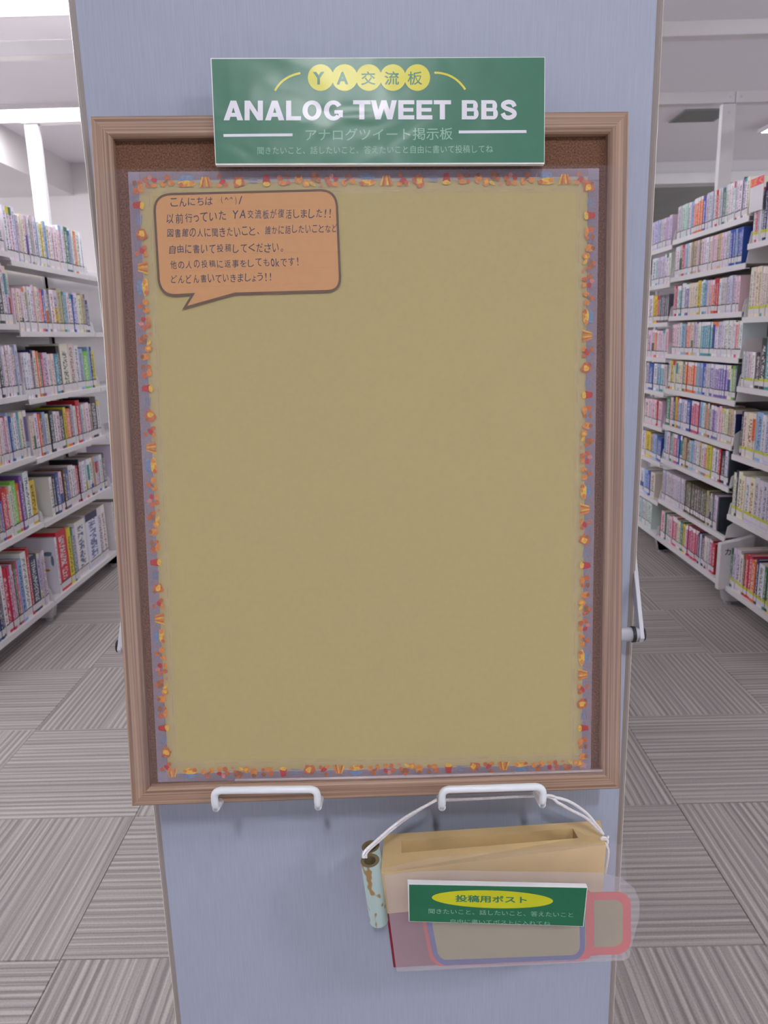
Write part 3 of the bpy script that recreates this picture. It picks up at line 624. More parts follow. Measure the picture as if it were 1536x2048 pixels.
# two white wire hooks carrying the board
def wire_hook(u0, v0, u1, v1, label):
    Yf = .603; a = onY(u0, v0, Yf); b = onY(u1, v1, Yf); t = empty('wire_hook', ((a.x+b.x)/2, PY, a.z-.02)); O = Vector(t.location)
    r = .0033; drop = .0185
    P = []
    for q_, s in ((a, -1), (b, 1)):
        base = [Vector((q_.x, PY+.004, q_.z-drop-.026)), Vector((q_.x, Yf+.012, q_.z-drop-.003)), Vector((q_.x, Yf+.003, q_.z-drop+.001)), Vector((q_.x, Yf, q_.z-drop+.006)), Vector((q_.x, Yf, q_.z-.006)), Vector((q_.x-s*.0018, Yf, q_.z-.0018)), Vector((q_.x-s*.006, Yf, q_.z))]
        P.append(base)
    pts = smooth_pts([p-O for p in P[0]], 3)+smooth_pts([p-O for p in P[1][::-1]], 3)
    MB().tube(pts, r, 14).build('wire', M['hook'], t, smooth=True)
    for q_ in (a, b): MB().tube([Vector((q_.x, PY-.0005, q_.z-drop-.0255))-O, Vector((q_.x, PY-.003, q_.z-drop-.025))-O], .0065, 16).build('mounting_disc', M['hook'], t)
    tag(t, label, 'hook', 'white wire hooks under the cork board')
wire_hook(428, 1581, 634, 1578, 'white coated wire hook under the left half of the cork board, nothing hanging')
wire_hook(884, 1579, 1086, 1573, 'white coated wire hook on the right with the posting box string over it')

# ---------------------------------------------------------------- the cork board
S_ = .63/.70
cn = [CO+(Vector(p)-CO)*S_ for p in ((-.2614, .7633, 1.4814), (.2383, .7810, 1.4769), (.2311, .7045, .8155), (-.2687, .6868, .8199))]
e1 = (cn[1]-cn[0]).normalized(); up = (cn[0]-cn[3]).normalized(); nn = e1.cross(up).normalized(); up = nn.cross(e1).normalized()
BO = cn[3]; BM = Matrix((e1, up, nn)).transposed().to_4x4(); BM.translation = BO; BMI = BM.inverted()
BW, BH = (cn[1]-cn[0]).length, (cn[0]-cn[3]).length
def B(u, v, off=0.0):
    q = onplane(u, v, BO+nn*off, nn); return BMI @ q
bd = empty('cork_board', matrix=BM)
RW, RT, RC = .0172, .018, -.0085
def rail(L, par, rot, loc):
    v = []
    for x, inn in ((0, 0), (L, 0)): pass
    pr = [(0, -RT), (0, -.0012), (.0012, 0), (RW-.0035, 0), (RW-.0012, -.0010), (RW, -.0025), (RW, -RT)]
    n = len(pr)
    for e in (0, 1):
        for y, z in pr: v.append(((y if e == 0 else L-y), y, z))
    f = [(i, i+n, (i+1) % n+n, (i+1) % n) for i in range(n)]+[tuple(range(n)), tuple(range(2*n-1, n-1, -1))]
    o = mk('frame_rail', v, f, M['wood'], bd); o.rotation_euler.z = rot; o.location = loc; return o
rail(BW, bd, 0, (0, 0, 0)); rail(BW, bd, math.pi, (BW, BH, 0)); rail(BH, bd, math.pi/2, (BW, 0, 0)); rail(BH, bd, -math.pi/2, (0, BH, 0))
MB().box((RW-.002, RW-.002, RC-.006), (BW-RW+.002, BH-RW+.002, RC)).build('cork_sheet', M['cork'], bd)
MB().box((RW, RW, -RT+.001), (BW-RW, BH-RW, RC-.0062)).build('backing', M['kraft_in'], bd)
tag(bd, 'framed cork notice board with pine frame, leaning on white wire hooks', 'notice board')

# yellow poster with the printed tape border
pc = [(277, 361), (1176, 353), (1163, 1529), (336, 1548)]
PO = RC+.0006
def lerp2(q, a, b):
    TL, TR, BR, BL = [Vector(p) for p in q]; return (TL*(1-a)+TR*a)*(1-b)+(BL*(1-a)+BR*a)*b
v = []; f = []; NC, NR = 24, 40
for j in range(NR+1):
    b = j/NR
    for i in range(NC+1):
        a = i/NC; p = lerp2(pc, a, b); cr = 979-(p.x-430)*.025
        zz = PO+.0006*math.exp(-((p.y-cr)/9)**2)*(.4+.6*math.sin(a*9)**2)+.00025*math.sin(a*5+b*3)*math.sin(b*7)+.0003
        if i in (0, NC) or j in (0, NR): zz = PO
        v.append(B(p.x, p.y, zz))
v2 = [Vector((q.x, q.y, q.z)) for q in v]
for j in range(NR):
    for i in range(NC):
        k = j*(NC+1)+i; f.append((k, k+NC+1, k+NC+2, k+1))
po = mk('poster', v2, f, M['poster'], smooth=True, matrix=BM)
for q in []: pass
tag(po, 'blank yellow paper poster filling the cork board, folded across its middle', 'poster')
outer = [(256, 344), (1198, 337), (1181, 1546), (316, 1564)]; inner = [(306, 384), (1160, 376), (1146, 1512), (345, 1532)]
po_in = [B(*p, PO+.0011) for p in inner]; po_out = [B(*p, PO+.0009) for p in outer]
TW = .0195
oc = [B(*p, PO+.001) for p in outer]    # board-local corners TL TR BR BL
def blob(mb, P, cx, cy, rx, ry, m, n=9, rot=0, jitter=.16):
    vs = []
    for k in range(n):
        w = 2*math.pi*k/n; r = 1+R_.uniform(-jitter, jitter); x, y = rx*math.cos(w)*r, ry*math.sin(w)*r
        vs.append(P(cx+x*math.cos(rot)-y*math.sin(rot), cy+x*math.sin(rot)+y*math.cos(rot)))
    mb.add(vs, [tuple(range(n))], m)
PM = [M['p_o1'], M['p_o2'], M['p_o3'], M['p_red'], M['p_yel'], M['p_blu'], M['p_pnk']]; O1, O2, O3, RE, YE, BL_, PK = range(7)
def motif(mb, P0, kind, c, lay):
    """c: place along the tape in mm, y 0 (outer) .. 20 (inner) mm"""
    lv = [0]
    def P(x, y): lv[0] += 0; return P0(x, y, lay[0])
    def bl(x, y, rx, ry, *a, **k): blob(mb, P, x, y, rx*1.02, ry*1.04, *a, **k); lay[0] += .00001
    if kind == 0:
        mb.add([P(c-3.4, 10), P(c-2.3, 4.2), P(c+2.3, 4.2), P(c+3.4, 10)], [(0, 1, 2, 3)], RE); lay[0] += .00001
        bl(c, 3.9, 2.5, 1.1, RE); bl(c, 10.6, 3.3, 1.9, YE)
    elif kind == 1: bl(c-3, 6, 2.6, 2.6, O2); bl(c+3.4, 5, 2.4, 1.8, O3); bl(c-1, 10, 3.6, 2.2, O1); bl(c+4, 9.6, 1.6, 1.8, O2)
    elif kind == 2: bl(c-3.4, 7.2, 3.2, 4, O1); bl(c-3.4, 4.5, 2, 1.6, O3); bl(c+3.4, 10.2, 3.1, 3.1, O1); bl(c+3.6, 10.4, 1.6, 1.6, YE)
    elif kind == 3: bl(c, 6, 4, 3, O3); bl(c-1, 3, 2.2, 1.6, O2); bl(c-2.5, 11, 2.8, 1.4, YE, rot=.6); bl(c+3, 8, 1.8, 2, O2); bl(c+5, 12.5, 1.6, 1.1, PK)
    elif kind == 4: bl(c-3.8, 7, 2.2, 2.2, O2); bl(c, 4.8, 1.8, 2.2, PK); bl(c+3.6, 7, 2.2, 2, RE); bl(c-1.8, 11, 2, 2.6, O2); bl(c+3.2, 11.4, 2.4, 1.8, O1)
    elif kind == 5: bl(c, 5, 2.2, 2.4, O2); bl(c-3.6, 10, 2.4, 2.7, O1); bl(c+3.4, 9.2, 2.6, 2.5, O1); bl(c-1, 7.6, 3, .8, O3, rot=-.7)
    elif kind == 6: bl(c, 5.6, 6, 2.8, BL_); bl(c, 10, 7.2, 2.6, YE); bl(c-4.6, 10.8, 2, 1.8, O2); bl(c+4.4, 9.6, 2.2, 1.8, O1); bl(c-1, 11.4, 2.4, 1, O1)
    elif kind == 7:
        for k in range(6):
            x = c-5+2*k; mb.add([P(x-.8, 13.2-(.8 if k % 2 else 0)), P(c+(x-c)*.45-.6, 4.6), P(c+(x-c)*.45+.6, 4.4), P(x+.8, 13-(.6 if k % 2 else 0))], [(0, 1, 2, 3)], (YE, O2, O1)[k % 3]); lay[0] += .00001
    elif kind == 8: bl(c-2, 4.4, 1.8, 1.9, O2); bl(c, 9, 3.2, 2, RE, rot=-.7); bl(c-2.6, 11.6, 2.6, 1.6, O1); bl(c+3.2, 11, 1.8, 2, O2)
    elif kind == 9: bl(c, 9, 4.6, 4.6, O2, n=14, jitter=.28); bl(c+.5, 9, 2.6, 2.6, YE, n=10, jitter=.3); bl(c-3, 6, 1.4, 1.4, O3)
    elif kind == 10:
        for k in range(3): mb.add([P(c-4, 5+k*2.2), P(c-3, 4.5+k*2.2), P(c+4, 4.8+k*2.2), P(c+3.4, 5.6+k*2.2)], [(0, 1, 2, 3)], BL_); lay[0] += .00001
POS = [(0, 0), (1, .095), (2, .20), (3, .27), (4, .36), (5, .455), (6, .56), (7, .665), (8, .755), (9, .845), (10, .925)]
PER = 153.0
# the four strips: start corner, end corner, and one measured place of the red cup
strips = [(0, 1, B(533, 358, PO), 1, 'top'), (1, 2, B(1181, 432, PO), 1, 'right'), (2, 3, B(897, 1530, PO), 1, 'bottom'), (3, 0, B(321, 1455, PO), 1, 'left')]
for si, (ia, ib, cup, d_, nm) in enumerate(strips):
    A_, Bb = oc[ia], oc[ib]; ax = (Bb-A_).normalized(); L = (Bb-A_).length; inn = Vector((ax.y, -ax.x, 0))
    if (sum(oc, Vector())/4-A_).dot(inn) < 0: inn = -inn
    zb = PO+.0012+si % 2*.0002
    def P0(x, y, l, A_=A_, ax=ax, inn=inn, zb=zb): p = A_+ax*(x*.001)+inn*(y*.001); return Vector((p.x, p.y, zb+.00012+l))
    TWm = TW*1000
    mb = MB(); n = 24
    vs = []
    for k in range(n+1):
        for y in (0, 9.2, TWm):
            p = A_+ax*(L*k/n)+inn*(y*.001); vs.append(Vector((p.x, p.y, zb)))
    vs2 = [Vector((q.x, q.y, q.z-.0001)) for q in vs]
    mb.add(vs, [(3*k, 3*k+1, 3*k+4, 3*k+3) for k in range(n)]); mb.add(vs, [(3*k+1, 3*k+2, 3*k+5, 3*k+4) for k in range(n)], 1)
    tp = mb.build('border_tape', [M['tape'], M['tape_clear']], po)
    ml = MB()
    for y in (16.5,):
        x = 5
        while x < L*1000-12:
            w = R_.uniform(10, 26); ml.add([P0(x, y, 0), P0(x+w, y, 0), P0(x+w, y+.7, 0), P0(x, y+.7, 0)], [(0, 1, 2, 3)]); x += w+R_.uniform(4, 16)
    ml.build('tape_stripe', M['tape_line'], tp)
    cx = (cup-A_).dot(ax)*1000
    mp_ = MB(); k0 = -8
    for rep in range(-6, 7):
        for kd, fr in POS:
            c = cx+(rep+fr)*PER
            if 7 < c < L*1000-7: motif(mp_, P0, kd, c, [.0])
    mp_.build('food_print', PM, tp)

# speech bubble card
kb = .27344; ob = (290, 370)
bp_ = lambda x, y: (ob[0]+x*kb, ob[1]+y*kb)
corner = lambda c0, c1, c2: [tuple(Vector(c0)*(1-t)**2+Vector(c1)*2*t*(1-t)+Vector(c2)*t*t) for t in (0, .17, .33, .5, .67, .83, 1)]
out_ = corner((190, 60), (1290+0, 30), (1290, 30))[:1]
poly = corner((62, 190), (60, 62), (195, 58))+corner((1285, 30), (1400, 32), (1412, 150))+corner((1434, 670), (1438, 782), (1335, 784))+[(660, 803), (272, 912), (335, 808)]+corner((215, 815), (110, 812), (92, 700))
cxy = (740, 420)
def shrink(poly, d):
    n = len(poly); res = []
    for i in range(n):
        a, b, c = Vector(poly[i-1]), Vector(poly[i]), Vector(poly[(i+1) % n])
        n1 = Vector((-(b-a).y, (b-a).x)).normalized(); n2 = Vector((-(c-b).y, (c-b).x)).normalized(); m = n1+n2; m = m/max(.35, m.length_squared)*2 if m.length > 0 else n1
        res.append(tuple(b+m*d))
    return res
ZB = PO+.0022
inn_ = shrink(poly, 17)
fz = lambda z: (lambda u, v: B(u, v, z))
mb = MB(); pv = [B(*bp_(*p), ZB) for p in poly]; n = len(pv)
mb.add(pv+[Vector((p.x, p.y, p.z-.0004)) for p in pv], [tuple(range(n))[::-1], tuple(range(n, 2*n))]+[(i, (i+1) % n, (i+1) % n+n, i+n) for i in range(n)])
bub = mb.build('speech_bubble_card', M['orange_paper'], matrix=BM)
mb = MB(); iv = [B(*bp_(*p), ZB+.0001) for p in inn_]; ov = [B(*bp_(*p), ZB+.0001) for p in poly]
mb.add(ov+iv, [(i, i+n, (i+1) % n+n, (i+1) % n) for i in range(n)]); mb.build('outline', M['brown_ink'], bub)
mb = MB()
for (xa, ya, xb, yb) in ((150, 180, 1340, 150), (150, 292, 1345, 262), (155, 405, 1350, 375), (160, 518, 1355, 488), (170, 632, 1360, 602), (175, 748, 1365, 718)):
    mb.add([B(*bp_(xa, ya-1.5), ZB+.0001), B(*bp_(xb, yb-1.5), ZB+.0001), B(*bp_(xb, yb+1.5), ZB+.0001), B(*bp_(xa, ya+1.5), ZB+.0001)], [(0, 3, 2, 1)])
mb.build('ruled_lines', M['rule_ink'], bub)
mb = MB()
def hand(s, x0, x1, yl, yr, h):
    n = len(s); small = 'っょ、。ok!'; wts = [(.62 if ch in 'ょっ、。!ok()^/ ' else 1.0) for ch in s]; tot = sum(wts); x = x0
    for ch, w in zip(s, wts):
        cw = (x1-x0)*w/tot; cxm = x+cw/2; x += cw
        if ch == ' ': continue
        yc = yl+(yr-yl)*((cxm-x0)/(x1-x0))+R_.uniform(-4, 4)
        hw = cw*.41*R_.uniform(.9, 1.02); hh = h/2*R_.uniform(.86, 1.04)
        if ch in '、。っょ': hh *= .34 if ch in '、。' else .7; yc += h*(.27 if ch in '、。' else .12); hw *= .6 if ch in '、。' else 1.1
        if ch == '^': hh *= .3; yc -= h*.2
        if ch in '!(': hw *= .35
        if ch == ')': hw *= .35
        sk = R_.uniform(-3, 3); ry = R_.uniform(-3, 2)
        text_into(mb, ch, [bp_(cxm-hw+sk, yc-hh), bp_(cxm+hw+sk, yc-hh+ry), bp_(cxm+hw-sk, yc+hh+ry), bp_(cxm-hw-sk, yc+hh)], fz(ZB+.00016), .004)
hand('こんにちは', 180, 500, 128, 120, 62); hand('(^^)/', 545, 715, 116, 108, 62)
hand('以前行っていた', 150, 600, 248, 224, 70); hand('YA交流板が復活しました!!', 632, 1372, 216, 206, 66)
hand('図書館の人に聞きたいこと、', 158, 845, 354, 338, 66); hand('誰かに話したいことなど', 875, 1412, 330, 316, 62)
hand('自由に書いて投稿してください。', 172, 1020, 472, 456, 64)
hand('他の人の投稿に返事をしてもokです!', 180, 1135, 586, 560, 60)
hand('どんどん書いていきましょう!!', 185, 935, 692, 672, 62)
mb.build('handwriting', M['pen_ink'], bub)
tag(bub, 'orange speech bubble card with brown outline and handwriting, on the yellow poster', 'card')

# clear vinyl cover sheet over the poster
mb = MB(); cvp = [(338, .0012), (420, .0016), (700, .0022), (1000, .0022), (1300, .0018), (1480, .0012), (1535, .0010), (1548, .0022), (1556, .0030), (1563, .0018), (1568, .0004)]
vs = []
for k, (yv, z) in enumerate(cvp):
    t_ = (yv-338)/(1568-338); xl = 192+t_*72; xr = 1263-t_*27
    for i in range(13):
        a = i/12; vs.append(B(xl+(xr-xl)*a, yv-(8*a*(1-t_)+22*a*t_)*1.0+(4 if t_ > .9 else 0), z+.0006*math.sin(a*7+t_*3)+.0006))
fs = [(k*13+i, (k+1)*13+i, (k+1)*13+i+1, k*13+i+1) for k in range(len(cvp)-1) for i in range(12)]
cv = mb.add(vs, fs).build('clear_cover_sheet', M['cover'], smooth=True, matrix=BM)
M['sheen_roll'] = film('vinyl_highlight', (236, 222, 226), .32, .1)  # pale film roll stands in for the highlight along the bottom edge
MB().tube([B(470, 1560, .0012), B(600, 1558, .0016), B(860, 1552, .0018), B(1205, 1541, .0012)], .0013, 8).build('bottom_fold_or_sheen', M['sheen_roll'], cv, smooth=True)
tag(cv, 'thin clear vinyl sheet covering the poster, its bottom highlight shaped as a pale roll', 'cover sheet')

# ANALOG TWEET BBS sign on the top rail
ZS = .0062
sq = [(421, 116), (1090, 114), (1089, 328), (431, 330)]
q0 = [B(*p, ZS) for p in sq]; q1 = [Vector((p.x, p.y, .0012)) for p in q0]
sg = empty('sign_board', matrix=BM)
MB().hexa([q0[3], q0[2], q0[1], q0[0]], [q1[3], q1[2], q1[1], q1[0]]).build('foam_board', M['foam'], sg)
def glossy_green():
    for k in ('green', 'white_ink', 'yellow_ink', 'pale_ink', 'green_ink'):
        nt = M[k].node_tree; b = nt.nodes['Principled BSDF']
        tc = nd(nt, 'ShaderNodeTexCoord'); mp = nd(nt, 'ShaderNodeMapping'); mp.inputs['Scale'].default_value = (20, 26, 20); mp.inputs['Rotation'].default_value = (0, 0, .6); nt.links.new(tc.outputs['Object'], mp.inputs[0])
        no = nd(nt, 'ShaderNodeTexNoise'); no.inputs['Scale'].default_value = 1; no.inputs['Detail'].default_value = 1.5; no.inputs['Distortion'].default_value = .8; nt.links.new(mp.outputs[0], no.inputs['Vector'])
        bp = nd(nt, 'ShaderNodeBump'); bp.inputs['Strength'].default_value = .5; bp.inputs['Distance'].default_value = .003
        nt.links.new(no.outputs[0], bp.inputs['Height']); nt.links.new(bp.outputs[0], b.inputs['Coat Normal'])
        b.inputs['Coat Weight'].default_value = .3; b.inputs['Coat Roughness'].default_value = .24; b.inputs['Roughness'].default_value = .5
glossy_green()
g0 = [B(u+du, v+dv, ZS+.0001) for (u, v), (du, dv) in zip(sq, ((2, 2), (-1, 1), (-1, -3), (1, -3)))]
MB().add([Vector(p) for p in g0], [(3, 2, 1, 0)]).build('green_print', M['green'], sg)
z1, z2 = ZS+.0002, ZS+.0003
ks = .46875; sp = lambda x, y: (400+x*ks, 90+y*ks)
mb = MB()
def heavy(ch, x0, x1, y0, y1, t=10.2, h=8.2):
    cx = (x0+x1)/2; H = y1-y0; W_ = x1-x0; Q = []
    rc = lambda a, b, c, d: Q.append([(a, b), (c, b), (c, d), (a, d)])
    def ring(a, b, c, d, w0, w1, n=18, tt=t, hh=h):
        mx, my, rx, ry = (a+c)/2, (b+d)/2, (c-a)/2, (d-b)/2
        for k in range(n):
            p, q = [math.radians(w0+(w1-w0)*(k+e)/n) for e in (0, 1)]
            Q.append([(mx+rx*math.cos(p), my-ry*math.sin(p)), (mx+rx*math.cos(q), my-ry*math.sin(q)), (mx+(rx-tt)*math.cos(q), my-(ry-hh)*math.sin(q)), (mx+(rx-tt)*math.cos(p), my-(ry-hh)*math.sin(p))])
    if ch == 'T': rc(x0, y0, x1, y0+h); rc(cx-t/2, y0, cx+t/2, y1)
    elif ch == 'L': rc(x0, y0, x0+t, y1); rc(x0, y1-h, x1, y1)
    elif ch == 'E':
        rc(x0, y0, x0+t, y1); rc(x0, y0, x1, y0+h); rc(x0, y0+H*.5-h*.45, x1-2, y0+H*.5+h*.45); rc(x0, y1-h, x1, y1)
    elif ch == 'N': rc(x0, y0, x0+t, y1); rc(x1-t, y0, x1, y1); Q.append([(x0, y0), (x0+t*1.05, y0), (x1, y1), (x1-t*1.05, y1)])
    elif ch == 'A':
        Q.append([(x0, y1), (cx-t*.55, y0), (cx+t*.35, y0+2), (x0+t*1.12, y1)]); Q.append([(x1, y1), (x1-t*1.12, y1), (cx-t*.35, y0+2), (cx+t*.55, y0)])
        Q.append([(cx-t*.55, y0), (cx+t*.55, y0), (cx+t*.5, y0+8), (cx-t*.5, y0+8)]); rc(x0+W_*.22, y0+H*.62, x1-W_*.22, y0+H*.82)
    elif ch == 'W':
        a = W_*.25
        for k, (p, q) in enumerate(((x0+t*.5, x0+a*1.02+1), (x0+a*1.02+1, cx), (cx, x1-a*1.02-1), (x1-a*1.02-1, x1-t*.5))):
            ya_, yb_ = (y0, y1) if k % 2 == 0 else (y1, y0); w = t*.5; Q.append([(p-w, ya_), (p+w, ya_), (q+w, yb_), (q-w, yb_)])
    elif ch == 'O': ring(x0, y0-.5, x1, y1+.5, 0, 360, 30)
    elif ch == 'G':
        ring(x0, y0-.5, x1, y1+.5, 32, 318, 26); rc(cx+2, y0+H*.49, x1, y0+H*.49+h*.85); rc(x1-t*.85, y0+H*.49, x1, y1-H*.16)
    elif ch == 'B':
        rc(x0, y0, x0+t, y1); m = y0+H*.49
        for a, b, xr in ((y0, m+h*.42, x1-1.5), (m-h*.42, y1, x1)):
            rc(x0, a, xr-8, a+h*.85); rc(x0, b-h*.85, xr-8, b); ring(xr-18, a, xr, b, -90, 90, 12, t*.92, h*.85)
    elif ch == 'S':
        pts = smooth_pts([(x0+W_*a, y0+H*b, 0) for a, b in ((.86, .33), (.74, .145), (.48, .09), (.22, .17), (.17, .30), (.34, .42), (.62, .51), (.84, .64), (.82, .80), (.55, .91), (.27, .87), (.13, .68))], 4)
        for k in range(len(pts)-1):
            def nr(i): d = (pts[min(i+1, len(pts)-1)]-pts[max(i-1, 0)]).normalized(); return Vector((-d.y, d.x, 0))*4.4
            a, b = nr(k), nr(k+1); Q.append([tuple((pts[k]+a)[:2]), tuple((pts[k+1]+b)[:2]), tuple((pts[k+1]-b)[:2]), tuple((pts[k]-a)[:2])])
    for n_, q in enumerate(Q):
        P = [B(u, v, z1+n_*4e-6) for u, v in q]; a = (P[1]-P[0]).cross(P[2]-P[0]).z
        mb.add(P, [(0, 1, 2, 3) if a > 0 else (3, 2, 1, 0)])
ka, kb_ = .21484, .23438
for ch, a, b in (('A', 80, 262), ('N', 275, 446), ('A', 466, 646), ('L', 662, 801), ('O', 814, 992), ('G', 1014, 1190)): heavy(ch, 430+a*ka, 430+b*ka, 201.2, 240.6)
for ch, a, b in (('T', 26, 176), ('W', 178, 400), ('E', 412, 549), ('E', 567, 703), ('T', 715, 862), ('B', 954, 1097), ('B', 1120, 1262), ('S', 1284, 1424)): heavy(ch, 700+a*kb_, 700+b*kb_, 200.4, 238.8)
for (xa, ya, xb, yb) in ((100, 386, 395, 383), (1104, 371, 1393, 369)): mb.add([B(*sp(xa, ya-6), z1), B(*sp(xb, yb-6), z1), B(*sp(xb, yb+6), z1), B(*sp(xa, ya+6), z1)], [(3, 2, 1, 0)])
mb.build('white_lettering', M['white_ink'], sg)
mb = MB(); text_into(mb, 'アナログツイート掲示板', [sp(450, 358), sp(1078, 352), sp(1078, 404), sp(450, 410)], fz(z1), .004)
text_into(mb, '聞きたいこと、話したいこと、答えたいこと自由に書いて投稿してね', [sp(245, 434), sp(1250, 426), sp(1250, 460), sp(245, 467)], fz(z1), 0)
mb.build('pale_lettering', M['pale_ink'], sg)
mb = MB()
for i, cx in enumerate((515, 617, 720, 823, 927)):
    mb.add([B(*sp(cx+55*math.cos(w), 139+57*math.sin(w)), z1+.00002*i) for w in [2*math.pi*k/32 for k in range(32)]], [tuple(range(32))[::-1]])
def arcband(p0, p1, p2, w):
    a = [Vector(p0)*(1-t)**2+Vector(p1)*2*t*(1-t)+Vector(p2)*t*t for t in [k/12 for k in range(13)]]; L_, R2 = [], []
    for i, p in enumerate(a):
        d = (a[min(i+1, 12)]-a[max(i-1, 0)]).normalized(); n = Vector((-d.y, d.x)); L_.append(B(*sp(*(p+n*w)), z1)); R2.append(B(*sp(*(p-n*w)), z1))
    mb.add(L_+R2, [(i, i+13, i+14, i+1) for i in range(12)])
arcband((320, 195), (350, 135), (428, 120), 4.5); arcband((1000, 118), (1085, 118), (1132, 190), 4.5)
mb.build('yellow_circles', M['yellow_ink'], sg)
mb = MB()
for ch, cx, w, h in (('Y', 506, 24, 27), ('A', 608, 25, 27), ('交', 718, 31, 29), ('流', 818, 31, 29), ('板', 917, 31, 29)):
    text_into(mb, ch, [sp(cx-w, 142-h), sp(cx+w, 141-h), sp(cx+w, 141+h), sp(cx-w, 142+h)], fz(z2), .04 if ch in 'YA' else .012)
mb.build('green_lettering', M['green_ink'], sg)
tag(sg, 'glossy green sign reading ANALOG TWEET BBS on top of the cork board', 'sign')

# ---------------------------------------------------------------- posting box hanging on the right hook
bx = empty('posting_box', (.095, .66, .70)); O = Vector(bx.location)
w_ = lambda p: Vector(p)-O
TLb, TRb = onY(768, 1669, .698), onY(1200, 1641, .706)
TLf, TRf = onY(762, 1746, .637), onY(1212, 1690, .655)
# slot in the top
def top(a, b): return (TLb*(1-a)+TRb*a)*(1-b)+(TLf*(1-a)+TRf*a)*b
def invtop(u, v):
    n = (TRb-TLb).cross(TLf-TLb).normalized(); return onplane(u, v, TLb, n)
sl = [invtop(803, 1681), invtop(1146, 1657), invtop(1156, 1676), invtop(803, 1706)]
mb = MB(); c = [TLb, TRb, TRf, TLf]; mb.add([w_(p) for p in c+sl], [(0, 1, 5, 4), (1, 2, 6, 5), (2, 3, 7, 6), (3, 0, 4, 7)])
mb.f = [q[::-1] for q in mb.f]
zk = -.052
BLf, BRf = onY(787, 1936, .640), onY(1196, 1912, .652); BLb, BRb = BLf+Vector((.0, .055, 0)), BRf+Vector((0, .05, 0))
mid = lambda a, b, t: a*(1-t)+b*t
KLf, KRf, KLb, KRb = mid(TLf, BLf, .42), mid(TRf, BRf, .42), mid(TLb, BLb, .42), mid(TRb, BRb, .42)
mb.add([w_(p) for p in (TLf, TRf, KRf, KLf)], [(0, 3, 2, 1)]); mb.add([w_(p) for p in (TLb, TLf, KLf, KLb)], [(0, 3, 2, 1)])
mb.add([w_(p) for p in (TRf, TRb, KRb, KRf)], [(0, 3, 2, 1)]); mb.add([w_(p) for p in (TRb, TLb, KLb, KRb)], [(0, 3, 2, 1)])
mb.build('kraft_top', M['kraft'], bx)
mb = MB()
sd = [p+Vector((0, 0, -.045)) for p in sl]
mb.add([w_(p) for p in sl+sd], [(0, 4, 5, 1), (1, 5, 6, 2), (2, 6, 7, 3), (3, 7, 4, 0), (4, 7, 6, 5)]); mb.build('slot_lining', M['kraft_in'], bx)
mb = MB(); f_ = [KLf, KRf, BRf, BLf]; b__ = [KLb, KRb, BRb, BLb]
mb.hexa([w_(p) for p in f_], [w_(p) for p in b__]); bevel(mb.build('red_carton', M['redcard'], bx), .001)
tag(bx, 'kraft paper posting box with a slot on top, hanging by a string', 'box')

# two paper tubes at the left of the box
def ptube(top_, bot, r, label):
    t = empty('paper_tube', bot); d = (Vector(top_)-Vector(bot)); ri = r*.62
    n = 24; ax = d.normalized(); a = ax.cross(Vector((0, 1, 0))).normalized(); c = ax.cross(a)
    mb = MB(); v = []
    for z, rr in ((0, r), (1, r), (1, ri), (0, ri)):
        for k in range(n): w = 2*math.pi*k/n; v.append(d*z+(a*math.cos(w)+c*math.sin(w))*rr)
    f = []
    mi = []
    for j in range(4):
        for k in range(n): f.append((j*n+k, j*n+(k+1) % n, ((j+1) % 4)*n+(k+1) % n, ((j+1) % 4)*n+k)); mi.append(0 if j == 0 else 1)
    o = mk('tube_wall', v, f, [M['tubep'], M['tubein']], t, fm=mi, smooth=False)
    return tag(t, label, 'tube', 'paper tubes beside the posting box')
p1, p2 = onY(740, 1721, .628), onY(758, 1841, .634)
ptube(p1, p2, .0090, 'mint paper tube with brown flowers, the nearer one beside the posting box')
p3 = onY(741, 1693, .655); ptube(p3, Vector((p2.x+.001, .659, p2.z+.002)), .0088, 'brown and mint paper tube behind the nearer tube, mostly hidden')

# string
t = empty('hanging_string', onY(1000, 1596, .64)); O = Vector(t.location)
def strand(pp, r=.0013): return smooth_pts([onY(u, v, Y)-O for u, v, Y in pp], 8)
mb = MB()
for k, (du, dY) in enumerate(((0, 0), (5, .003))):
    pts = strand([(727+du, 1716, .626+dY), (729+du, 1704, .628+dY), (750+du, 1684, .632+dY), (800+du, 1642, .636+dY), (862+du, 1606-du*.6, .640+dY), (884, 1599+du*.3, .640+dY), (960, 1596+du*.2, .640+dY), (1086, 1591+du*.2, .640+dY),
                  (1112+du, 1595+du*2.2, .644), (1140, 1604+du*3, .650), (1172, 1626+du*2, .658), (1196, 1654+du, .664), (1206, 1668, .668)])
    mb.tube(pts, .0015, 7)
# knot
kn = []
for k in range(30):
    w = k/29*4*math.pi; kn.append(onY(1209+7*math.cos(w)*(1-.2*k/29), 1672+k*.75+5*math.sin(w), .666)-O)
mb.tube(kn, .0013, 7)
mb.tube(strand([(1210, 1688, .668), (1217, 1700, .664), (1215, 1722, .664), (1210, 1750, .668)]), .0011, 7)
mb.tube(strand([(1208, 1688, .668), (1206, 1694, .664), (1204, 1697, .663)]), .0013, 7)
mb.build('cord', M['string'], t, smooth=True)
tag(t, 'white doubled cotton string draped over the right hook, knotted at its right end', 'string')

